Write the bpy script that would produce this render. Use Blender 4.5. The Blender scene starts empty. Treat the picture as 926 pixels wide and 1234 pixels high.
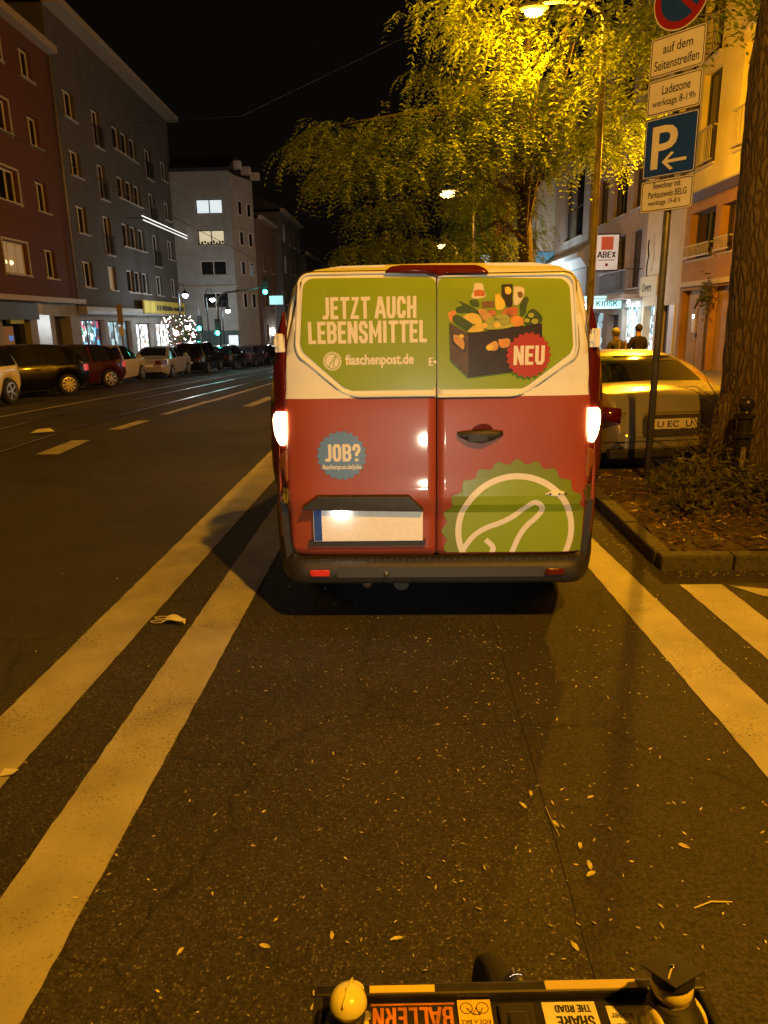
import bpy, bmesh, math, random
import numpy as np
from mathutils import Vector, Matrix
from math import radians as R, pi, sin, cos
random.seed(7); rng = np.random.default_rng(7)
S = bpy.context.scene
COL = S.collection

# ---------------------------------------------------------------- camera
PITCH, YAW, ROLL = R(14.9024), R(-1.8479), R(1.0)
F_ = Vector((sin(YAW)*cos(PITCH), cos(YAW)*cos(PITCH), -sin(PITCH)))
R0 = F_.cross(Vector((0,0,1))).normalized(); U0 = R0.cross(F_)
RX = R0*cos(ROLL) - U0*sin(ROLL); UX = R0*sin(ROLL) + U0*cos(ROLL)
cam = bpy.data.cameras.new('camera'); cam_o = bpy.data.objects.new('camera', cam); COL.objects.link(cam_o)
cam_o.matrix_world = Matrix(((RX.x,UX.x,-F_.x,0),(RX.y,UX.y,-F_.y,0),(RX.z,UX.z,-F_.z,1.75),(0,0,0,1)))
cam.sensor_fit = 'VERTICAL'; cam.sensor_height = 36; cam.lens = 36*870/1234
cam.clip_start = 0.05; cam.clip_end = 900
S.camera = cam_o

# ---------------------------------------------------------------- world: night sky, no sun
W = bpy.data.worlds.new('World'); S.world = W; W.use_nodes = True
nt = W.node_tree
bg = nt.nodes['Background']
sky = nt.nodes.new('ShaderNodeTexSky'); sky.sky_type = 'NISHITA'; sky.sun_disc = False
sky.sun_elevation = R(-8); sky.sun_rotation = R(200)
mixn = nt.nodes.new('ShaderNodeMix'); mixn.data_type = 'RGBA'; mixn.blend_type = 'ADD'; mixn.inputs[0].default_value = 1
nt.links.new(sky.outputs[0], mixn.inputs[6]); mixn.inputs[7].default_value = (0.030, 0.019, 0.012, 1)
nt.links.new(mixn.outputs[2], bg.inputs[0]); bg.inputs[1].default_value = 0.10
S.view_settings.view_transform = 'Standard'; S.view_settings.look = 'None'
S.view_settings.exposure = 0; S.view_settings.gamma = 1
S.cycles.use_denoising = True
try: S.cycles.denoiser = 'OPENIMAGEDENOISE'
except Exception: pass
S.cycles.max_bounces = 6; S.cycles.diffuse_bounces = 3; S.cycles.glossy_bounces = 3
S.cycles.transmission_bounces = 4; S.cycles.transparent_max_bounces = 6
S.cycles.sample_clamp_indirect = 3; S.cycles.caustics_reflective = False; S.cycles.caustics_refractive = False
S.cycles.use_light_tree = True

SODIUM = (1.0, 0.405, 0.012); COOL = (0.80, 0.92, 1.0)

# ---------------------------------------------------------------- helpers
def zg(y):                      # road profile: flat near the camera, falling away beyond
    if y < 10: return 0.0
    if y < 16: return -0.032*(y-10)**2/12
    if y < 70: return -0.096-0.032*(y-16)
    return -0.096-0.032*54
def zr(y): return zg(y)*0.4+0.12   # pavement on the right
def zl(y): return zg(y)+0.12       # pavement on the left

def link(o, parent=None):
    COL.objects.link(o)
    if parent is not None: o.parent = parent
    return o
def tag(o, label=None, cat=None, group=None, kind=None):
    if label: o['label'] = label
    if cat: o['category'] = cat
    if group: o['group'] = group
    if kind: o['kind'] = kind
    return o
def E(name, label=None, cat=None, loc=(0,0,0), rz=0, group=None, parent=None, kind=None):
    o = bpy.data.objects.new(name, None); o.empty_display_size = .2
    o.location = loc; o.rotation_euler = (0,0,rz); link(o, parent)
    return tag(o, label, cat, group, kind)
def ob(name, me, parent=None, loc=(0,0,0), rot=(0,0,0)):
    o = bpy.data.objects.new(name, me); o.location = loc; o.rotation_euler = rot
    return link(o, parent)
def copy_tree(o, parent=None):
    c = o.copy(); COL.objects.link(c)
    if parent is not None: c.parent = parent
    for ch in o.children: copy_tree(ch, c)
    return c

class MB:
    def __init__(s): s.v=[]; s.f=[]; s.m=[]
    def add(s, vs, fs, m=0):
        b=len(s.v); s.v += [tuple(p) for p in vs]
        for f in fs: s.f.append(tuple(b+i for i in f)); s.m.append(m)
        return s
    def box(s,x0,x1,y0,y1,z0,z1,m=0):
        return s.add([(x0,y0,z0),(x1,y0,z0),(x1,y1,z0),(x0,y1,z0),(x0,y0,z1),(x1,y0,z1),(x1,y1,z1),(x0,y1,z1)],
              [(0,3,2,1),(4,5,6,7),(0,1,5,4),(1,2,6,5),(2,3,7,6),(3,0,4,7)],m)
    def poly(s,pts,m=0): return s.add(pts,[tuple(range(len(pts)))],m)
    def prism(s,pts,ax,a,b,m=0):       # pts 2d polygon swept along axis ax between a and b
        def mk(p,t): return {'x':(t,p[0],p[1]),'y':(p[0],t,p[1]),'z':(p[0],p[1],t)}[ax]
        n=len(pts); vs=[mk(p,a) for p in pts]+[mk(p,b) for p in pts]
        fs=[tuple(range(n-1,-1,-1)),tuple(range(n,2*n))]+[(i,(i+1)%n,n+(i+1)%n,n+i) for i in range(n)]
        return s.add(vs,fs,m)
    def tube(s,pts,r,n=8,m=0,cap=True):
        pts=[Vector(p) for p in pts]; k=len(pts); rs=r if isinstance(r,(list,tuple)) else [r]*k
        vs=[]; fs=[]; up=None
        for i,p in enumerate(pts):
            d=(pts[min(i+1,k-1)]-pts[max(i-1,0)]).normalized()
            if up is None: up = d.orthogonal().normalized()
            up = (up-d*up.dot(d)); up = up.normalized() if up.length>1e-6 else d.orthogonal().normalized()
            w=d.cross(up)
            for j in range(n):
                a=2*pi*j/n; vs.append(p+(up*cos(a)+w*sin(a))*rs[i])
        for i in range(k-1):
            for j in range(n): fs.append((i*n+j,i*n+(j+1)%n,(i+1)*n+(j+1)%n,(i+1)*n+j))
        if cap: fs += [tuple(range(n-1,-1,-1)),tuple((k-1)*n+j for j in range(n))]
        return s.add(vs,fs,m)
    def lathe(s,prof,c=(0,0,0),ax='z',n=16,m=0,cap=True):   # prof (r, t) along the axis
        vs=[];fs=[];k=len(prof)
        for r,t in prof:
            for j in range(n):
                a=2*pi*j/n; u,w=r*cos(a),r*sin(a)
                q={'z':(u,w,t),'x':(t,u,w),'y':(u,t,w)}[ax]; vs.append((q[0]+c[0],q[1]+c[1],q[2]+c[2]))
        for i in range(k-1):
            for j in range(n): fs.append((i*n+j,i*n+(j+1)%n,(i+1)*n+(j+1)%n,(i+1)*n+j))
        if cap: fs += [tuple(range(n-1,-1,-1)),tuple((k-1)*n+j for j in range(n))]
        return s.add(vs,fs,m)
    def ball(s,c,r,n=10,m=0):
        r=r if isinstance(r,(tuple,list)) else (r,r,r); h=n//2+1
        vs=[];fs=[]
        for i in range(h):
            a=pi*(i+.001)/(h-1+.002)
            for j in range(n):
                b=2*pi*j/n; vs.append((c[0]+r[0]*sin(a)*cos(b),c[1]+r[1]*sin(a)*sin(b),c[2]+r[2]*cos(a)))
        for i in range(h-1):
            for j in range(n): fs.append((i*n+j,(i+1)*n+j,(i+1)*n+(j+1)%n,i*n+(j+1)%n))
        return s.add(vs,fs,m)
    def mesh(s,name,mats,smooth=False,fix=True):
        me=bpy.data.meshes.new(name); me.from_pydata(s.v,[],s.f)
        for x in (mats if isinstance(mats,(list,tuple)) else [mats]): me.materials.append(x)
        me.polygons.foreach_set('material_index',s.m)
        if fix:
            b=bmesh.new(); b.from_mesh(me); bmesh.ops.recalc_face_normals(b,faces=b.faces); b.to_mesh(me); b.free()
        if smooth: me.polygons.foreach_set('use_smooth',[True]*len(me.polygons))
        me.update(); return me
    def build(s,name,mats,parent=None,smooth=False,loc=(0,0,0),rot=(0,0,0),bevel=0,fix=True):
        o=ob(name,s.mesh(name,mats,smooth,fix),parent,loc,rot)
        if bevel:
            md=o.modifiers.new('edge','BEVEL'); md.width=bevel; md.segments=2; md.limit_method='ANGLE'; md.angle_limit=R(40)
        if smooth=='auto':
            try: o.data.set_sharp_from_angle(angle=R(38))
            except Exception: pass
        return o
def np_mesh(name, V, Q, mat, smooth=False):     # quads or triangles as numpy arrays
    me=bpy.data.meshes.new(name); n=Q.shape[1]
    me.vertices.add(len(V)); me.vertices.foreach_set('co',V.astype(np.float32).ravel())
    me.loops.add(Q.size); me.loops.foreach_set('vertex_index',Q.astype(np.int32).ravel())
    me.polygons.add(len(Q)); me.polygons.foreach_set('loop_start',np.arange(0,Q.size,n,dtype=np.int32))
    me.update(calc_edges=True); me.materials.append(mat)
    if smooth: me.polygons.foreach_set('use_smooth',[True]*len(Q))
    return me

def M(name,col,rough=.5,metal=0.,var=None,bump=None,emit=None,es=1.,coat=0.,spec=.5,coord='Object',dirt=None,alpha=None,trans=0):
    m=bpy.data.materials.new(name); m.use_nodes=True; t=m.node_tree; N=t.nodes; L=t.links; b=N['Principled BSDF']
    b.inputs['Base Color'].default_value=(*col,1); b.inputs['Roughness'].default_value=rough; b.inputs['Metallic'].default_value=metal
    b.inputs['Specular IOR Level'].default_value=spec; b.inputs['Coat Weight'].default_value=coat; b.inputs['Coat Roughness'].default_value=.06
    tc=N.new('ShaderNodeTexCoord')
    last=None
    if var:
        n=N.new('ShaderNodeTexNoise'); n.inputs['Scale'].default_value=var[0]; n.inputs['Detail'].default_value=6; L.new(tc.outputs[coord],n.inputs['Vector'])
        r=N.new('ShaderNodeMapRange'); L.new(n.outputs[0],r.inputs[0]); r.inputs[1].default_value=.3; r.inputs[2].default_value=.7
        r.inputs[3].default_value=1-var[1]; r.inputs[4].default_value=1+var[1]
        x=N.new('ShaderNodeMix'); x.data_type='RGBA'; x.blend_type='MULTIPLY'; x.inputs[0].default_value=1; x.inputs[6].default_value=(*col,1)
        L.new(r.outputs[0],x.inputs[7]); last=x.outputs[2]
    if dirt:   # (scale, threshold, colour)
        n=N.new('ShaderNodeTexNoise'); n.inputs['Scale'].default_value=dirt[0]; n.inputs['Detail'].default_value=8; L.new(tc.outputs[coord],n.inputs['Vector'])
        r=N.new('ShaderNodeMapRange'); L.new(n.outputs[0],r.inputs[0]); r.inputs[1].default_value=dirt[1]; r.inputs[2].default_value=dirt[1]+.15
        x=N.new('ShaderNodeMix'); x.data_type='RGBA'; L.new(r.outputs[0],x.inputs[0]); x.inputs[7].default_value=(*dirt[2],1)
        if last: L.new(last,x.inputs[6])
        else: x.inputs[6].default_value=(*col,1)
        last=x.outputs[2]
    if last: L.new(last,b.inputs['Base Color'])
    if bump:
        n=N.new('ShaderNodeTexNoise'); n.inputs['Scale'].default_value=bump[0]; n.inputs['Detail'].default_value=5; L.new(tc.outputs[coord],n.inputs['Vector'])
        u=N.new('ShaderNodeBump'); u.inputs['Strength'].default_value=bump[1]; u.inputs['Distance'].default_value=bump[2] if len(bump)>2 else .02
        L.new(n.outputs[0],u.inputs['Height']); L.new(u.outputs[0],b.inputs['Normal'])
    if emit: b.inputs['Emission Color'].default_value=(*emit,1); b.inputs['Emission Strength'].default_value=es
    if trans: b.inputs['Transmission Weight'].default_value=trans
    return m
def lamp(kind,loc,energy,col,parent=None,size=.15,spot=None,rot=(0,0,0)):
    l=bpy.data.lights.new('lamp_light',kind); l.energy=energy; l.color=col
    if kind in('POINT','SPOT'): l.shadow_soft_size=size
    if kind=='AREA': l.shape='RECTANGLE'; l.size=size[0]; l.size_y=size[1]
    if spot: l.spot_size=spot; l.spot_blend=.5
    o=bpy.data.objects.new('lamp_light',l); o.location=loc; o.rotation_euler=rot; link(o,parent); return o

_txt={}
def text_mesh(body,w,h,mat,bold=0.0,sp=1.0):
    """flat lettering filling a w x h rectangle in XZ, facing -Y, lower left corner at the origin"""
    cu=bpy.data.curves.new('lettering','FONT'); cu.body=body; cu.size=1; cu.offset=bold; cu.resolution_u=3; cu.space_character=sp
    cu.align_x='CENTER'; cu.space_line=.95
    o=bpy.data.objects.new('lettering_src',cu); COL.objects.link(o)
    dg=bpy.context.evaluated_depsgraph_get()
    me=bpy.data.meshes.new_from_object(o.evaluated_get(dg))
    bpy.data.objects.remove(o); bpy.data.curves.remove(cu)
    n=len(me.vertices); a=np.empty(n*3,np.float32); me.vertices.foreach_get('co',a); a=a.reshape(-1,3)
    mn=a.min(0); mx=a.max(0)
    x=(a[:,0]-mn[0])/(mx[0]-mn[0])*w; z=(a[:,1]-mn[1])/(mx[1]-mn[1])*h
    me.vertices.foreach_set('co',np.stack([x,np.zeros(n),z],1).astype(np.float32).ravel())
    me.materials.clear(); me.materials.append(mat); me.update(); return me
def lettering(body,w,h,mat,parent,loc,rot=(0,0,0),bold=0.,sp=1.,name='lettering'):
    return ob(name,text_mesh(body,w,h,mat,bold,sp),parent,loc,rot)

# ---------------------------------------------------------------- materials
def asphalt(name,base,agg,scale,specks,blotch=.25):
    m=bpy.data.materials.new(name); m.use_nodes=True; t=m.node_tree; N=t.nodes; L=t.links; b=N['Principled BSDF']
    tc=N.new('ShaderNodeTexCoord')
    v=N.new('ShaderNodeTexVoronoi'); v.inputs['Scale'].default_value=scale; L.new(tc.outputs['Object'],v.inputs['Vector'])
    sep=N.new('ShaderNodeSeparateColor'); L.new(v.outputs['Color'],sep.inputs[0])
    r=N.new('ShaderNodeMapRange'); L.new(sep.outputs[0],r.inputs[0]); r.inputs[1].default_value=specks; r.inputs[2].default_value=1.
    mx=N.new('ShaderNodeMix'); mx.data_type='RGBA'; L.new(r.outputs[0],mx.inputs[0]); mx.inputs[6].default_value=(*base,1); mx.inputs[7].default_value=(*agg,1)
    n=N.new('ShaderNodeTexNoise'); n.inputs['Scale'].default_value=.7; n.inputs['Detail'].default_value=9; n.inputs['Roughness'].default_value=.65; L.new(tc.outputs['Object'],n.inputs['Vector'])
    r2=N.new('ShaderNodeMapRange'); L.new(n.outputs[0],r2.inputs[0]); r2.inputs[1].default_value=.3; r2.inputs[2].default_value=.7; r2.inputs[3].default_value=1-blotch; r2.inputs[4].default_value=1+blotch
    n3=N.new('ShaderNodeTexNoise'); n3.inputs['Scale'].default_value=110; n3.inputs['Detail'].default_value=3; L.new(tc.outputs['Object'],n3.inputs['Vector'])
    r3=N.new('ShaderNodeMapRange'); L.new(n3.outputs[0],r3.inputs[0]); r3.inputs[1].default_value=.35; r3.inputs[2].default_value=.65; r3.inputs[3].default_value=.55; r3.inputs[4].default_value=1.5
    mu=N.new('ShaderNodeMath'); mu.operation='MULTIPLY'; L.new(r2.outputs[0],mu.inputs[0]); L.new(r3.outputs[0],mu.inputs[1])
    m2=N.new('ShaderNodeMix'); m2.data_type='RGBA'; m2.blend_type='MULTIPLY'; m2.inputs[0].default_value=1; L.new(mx.outputs[2],m2.inputs[6]); L.new(mu.outputs[0],m2.inputs[7])
    ns=N.new('ShaderNodeTexNoise'); ns.inputs['Scale'].default_value=.33; ns.inputs['Detail'].default_value=7; ns.inputs['Distortion'].default_value=.6; L.new(tc.outputs['Object'],ns.inputs['Vector'])
    rs=N.new('ShaderNodeMapRange'); L.new(ns.outputs[0],rs.inputs[0]); rs.inputs[1].default_value=.56; rs.inputs[2].default_value=.72; rs.inputs[3].default_value=1.; rs.inputs[4].default_value=.62
    vc=N.new('ShaderNodeTexVoronoi'); vc.feature='DISTANCE_TO_EDGE'; vc.inputs['Scale'].default_value=.55; ad=N.new('ShaderNodeVectorMath'); ad.operation='MULTIPLY_ADD'; L.new(n.outputs['Color'],ad.inputs[0]); ad.inputs[1].default_value=(.9,.9,.9); L.new(tc.outputs['Object'],ad.inputs[2]); L.new(ad.outputs[0],vc.inputs['Vector'])
    rc=N.new('ShaderNodeMapRange'); L.new(vc.outputs[0],rc.inputs[0]); rc.inputs[1].default_value=0; rc.inputs[2].default_value=.008; rc.inputs[3].default_value=.55; rc.inputs[4].default_value=1.
    ml=N.new('ShaderNodeMath'); ml.operation='MULTIPLY'; L.new(rs.outputs[0],ml.inputs[0]); L.new(rc.outputs[0],ml.inputs[1])
    m3=N.new('ShaderNodeMix'); m3.data_type='RGBA'; m3.blend_type='MULTIPLY'; m3.inputs[0].default_value=1; L.new(m2.outputs[2],m3.inputs[6]); L.new(ml.outputs[0],m3.inputs[7]); m2=m3
    L.new(m2.outputs[2],b.inputs['Base Color']); b.inputs['Roughness'].default_value=.72; b.inputs['Specular IOR Level'].default_value=.35
    u=N.new('ShaderNodeBump'); u.inputs['Strength'].default_value=.7; u.inputs['Distance'].default_value=.006
    L.new(v.outputs['Distance'],u.inputs['Height']); L.new(u.outputs[0],b.inputs['Normal'])
    return m
def paint_mark(name,col):
    m=bpy.data.materials.new(name); m.use_nodes=True; t=m.node_tree; N=t.nodes; L=t.links; b=N['Principled BSDF']
    tc=N.new('ShaderNodeTexCoord')
    n=N.new('ShaderNodeTexNoise'); n.inputs['Scale'].default_value=95; n.inputs['Detail'].default_value=6; L.new(tc.outputs['Object'],n.inputs['Vector'])
    n2=N.new('ShaderNodeTexNoise'); n2.inputs['Scale'].default_value=2.2; n2.inputs['Detail'].default_value=7; L.new(tc.outputs['Object'],n2.inputs['Vector'])
    ad=N.new('ShaderNodeMath'); ad.operation='MULTIPLY_ADD'; L.new(n2.outputs[0],ad.inputs[0]); ad.inputs[1].default_value=.55; L.new(n.outputs[0],ad.inputs[2])
    r=N.new('ShaderNodeMapRange'); L.new(ad.outputs[0],r.inputs[0]); r.inputs[1].default_value=.865; r.inputs[2].default_value=1.03
    n4=N.new('ShaderNodeTexNoise'); n4.inputs['Scale'].default_value=3.1; n4.inputs['Detail'].default_value=8; L.new(tc.outputs['Object'],n4.inputs['Vector'])
    r4=N.new('ShaderNodeMapRange'); L.new(n4.outputs[0],r4.inputs[0]); r4.inputs[1].default_value=.3; r4.inputs[2].default_value=.7; r4.inputs[3].default_value=.72; r4.inputs[4].default_value=1.15
    c=N.new('ShaderNodeMix'); c.data_type='RGBA'; c.blend_type='MULTIPLY'; c.inputs[0].default_value=1; c.inputs[6].default_value=(*col,1); L.new(r4.outputs[0],c.inputs[7])
    x=N.new('ShaderNodeMix'); x.data_type='RGBA'; L.new(r.outputs[0],x.inputs[0]); L.new(c.outputs[2],x.inputs[6]); x.inputs[7].default_value=(.09,.08,.07,1)
    L.new(x.outputs[2],b.inputs['Base Color']); b.inputs['Roughness'].default_value=.6
    u=N.new('ShaderNodeBump'); u.inputs['Strength'].default_value=.5; u.inputs['Distance'].default_value=.004; L.new(n.outputs[0],u.inputs['Height']); L.new(u.outputs[0],b.inputs['Normal'])
    return m
def brickmat(name,c1,c2,mortar,sc=1.0,axis='XZ'):
    m=bpy.data.materials.new(name); m.use_nodes=True; t=m.node_tree; N=t.nodes; L=t.links; b=N['Principled BSDF']
    tc=N.new('ShaderNodeTexCoord'); sx=N.new('ShaderNodeSeparateXYZ'); L.new(tc.outputs['Object'],sx.inputs[0])
    cb=N.new('ShaderNodeCombineXYZ'); L.new(sx.outputs[0],cb.inputs[0]); L.new(sx.outputs[2],cb.inputs[1])
    br=N.new('ShaderNodeTexBrick'); L.new(cb.outputs[0],br.inputs['Vector']); br.inputs['Scale'].default_value=sc
    br.inputs['Color1'].default_value=(*c1,1); br.inputs['Color2'].default_value=(*c2,1); br.inputs['Mortar'].default_value=(*mortar,1)
    br.inputs['Brick Width'].default_value=.25; br.inputs['Row Height'].default_value=.075; br.inputs['Mortar Size'].default_value=.008
    L.new(br.outputs[0],b.inputs['Base Color']); b.inputs['Roughness'].default_value=.85
    return m
def leafmat(name,c,tr=.5):
    m=bpy.data.materials.new(name); m.use_nodes=True; t=m.node_tree; N=t.nodes; L=t.links
    out=N['Material Output']; N.remove(N['Principled BSDF'])
    g=N.new('ShaderNodeNewGeometry'); n=N.new('ShaderNodeTexNoise'); n.inputs['Scale'].default_value=1.7; n.inputs['Detail'].default_value=4
    tc=N.new('ShaderNodeTexCoord'); L.new(tc.outputs['Object'],n.inputs['Vector'])
    r=N.new('ShaderNodeMapRange'); L.new(n.outputs[0],r.inputs[0]); r.inputs[1].default_value=.3; r.inputs[2].default_value=.7; r.inputs[3].default_value=.6; r.inputs[4].default_value=1.5
    rr=N.new('ShaderNodeMapRange'); L.new(g.outputs['Random Per Island'],rr.inputs[0]); rr.inputs[3].default_value=.6; rr.inputs[4].default_value=1.4
    mu=N.new('ShaderNodeMath'); mu.operation='MULTIPLY'; L.new(r.outputs[0],mu.inputs[0]); L.new(rr.outputs[0],mu.inputs[1])
    x=N.new('ShaderNodeMix'); x.data_type='RGBA'; x.blend_type='MULTIPLY'; x.inputs[0].default_value=1; x.inputs[6].default_value=(*c,1); L.new(mu.outputs[0],x.inputs[7])
    d=N.new('ShaderNodeBsdfDiffuse'); tr_=N.new('ShaderNodeBsdfTranslucent'); L.new(x.outputs[2],d.inputs[0]); L.new(x.outputs[2],tr_.inputs[0])
    ms=N.new('ShaderNodeMixShader'); ms.inputs[0].default_value=tr; L.new(d.outputs[0],ms.inputs[1]); L.new(tr_.outputs[0],ms.inputs[2]); L.new(ms.outputs[0],out.inputs[0])
    return m
def barkmat(name):
    m=bpy.data.materials.new(name); m.use_nodes=True; t=m.node_tree; N=t.nodes; L=t.links; b=N['Principled BSDF']
    tc=N.new('ShaderNodeTexCoord'); mp=N.new('ShaderNodeMapping'); mp.inputs['Scale'].default_value=(1,1,.22); L.new(tc.outputs['Object'],mp.inputs[0])
    n0=N.new('ShaderNodeTexNoise'); n0.inputs['Scale'].default_value=5; L.new(mp.outputs[0],n0.inputs['Vector'])
    ad=N.new('ShaderNodeVectorMath'); ad.operation='MULTIPLY_ADD'; L.new(n0.outputs['Color'],ad.inputs[0]); ad.inputs[1].default_value=(.12,.12,.12); L.new(mp.outputs[0],ad.inputs[2])
    v=N.new('ShaderNodeTexVoronoi'); v.feature='DISTANCE_TO_EDGE'; v.inputs['Scale'].default_value=24; L.new(ad.outputs[0],v.inputs['Vector'])
    r=N.new('ShaderNodeMapRange'); L.new(v.outputs[0],r.inputs[0]); r.inputs[1].default_value=0; r.inputs[2].default_value=.22
    n=N.new('ShaderNodeTexNoise'); n.inputs['Scale'].default_value=40; n.inputs['Detail'].default_value=6; L.new(tc.outputs['Object'],n.inputs['Vector'])
    a2=N.new('ShaderNodeMath'); a2.operation='MULTIPLY_ADD'; L.new(n.outputs[0],a2.inputs[0]); a2.inputs[1].default_value=.35; L.new(r.outputs[0],a2.inputs[2])
    x=N.new('ShaderNodeMix'); x.data_type='RGBA'; L.new(a2.outputs[0],x.inputs[0]); x.inputs[6].default_value=(.050,.038,.025,1); x.inputs[7].default_value=(.135,.105,.072,1)
    L.new(x.outputs[2],b.inputs['Base Color']); b.inputs['Roughness'].default_value=.95
    u=N.new('ShaderNodeBump'); u.inputs['Strength'].default_value=1; u.inputs['Distance'].default_value=.014; L.new(a2.outputs[0],u.inputs['Height']); L.new(u.outputs[0],b.inputs['Normal'])
    return m
def display(name,cols,scale,strength,base=(.9,.95,1)):     # shop interior seen through a lit window: blocks of goods
    m=bpy.data.materials.new(name); m.use_nodes=True; t=m.node_tree; N=t.nodes; L=t.links; b=N['Principled BSDF']
    tc=N.new('ShaderNodeTexCoord'); v=N.new('ShaderNodeTexVoronoi'); v.distance='CHEBYCHEV'; v.inputs['Scale'].default_value=scale; L.new(tc.outputs['Object'],v.inputs['Vector'])
    sep=N.new('ShaderNodeSeparateColor'); L.new(v.outputs['Color'],sep.inputs[0])
    cr=N.new('ShaderNodeValToRGB'); cr.color_ramp.interpolation='CONSTANT'; L.new(sep.outputs[0],cr.inputs[0])
    els=cr.color_ramp.elements
    while len(els)<len(cols): els.new(.5)
    for i,c in enumerate(cols): els[i].position=i/len(cols); els[i].color=(*c,1)
    L.new(cr.outputs[0],b.inputs['Emission Color']); b.inputs['Emission Strength'].default_value=strength
    b.inputs['Base Color'].default_value=(.05,.05,.05,1); b.inputs['Roughness'].default_value=.15
    return m

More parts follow.
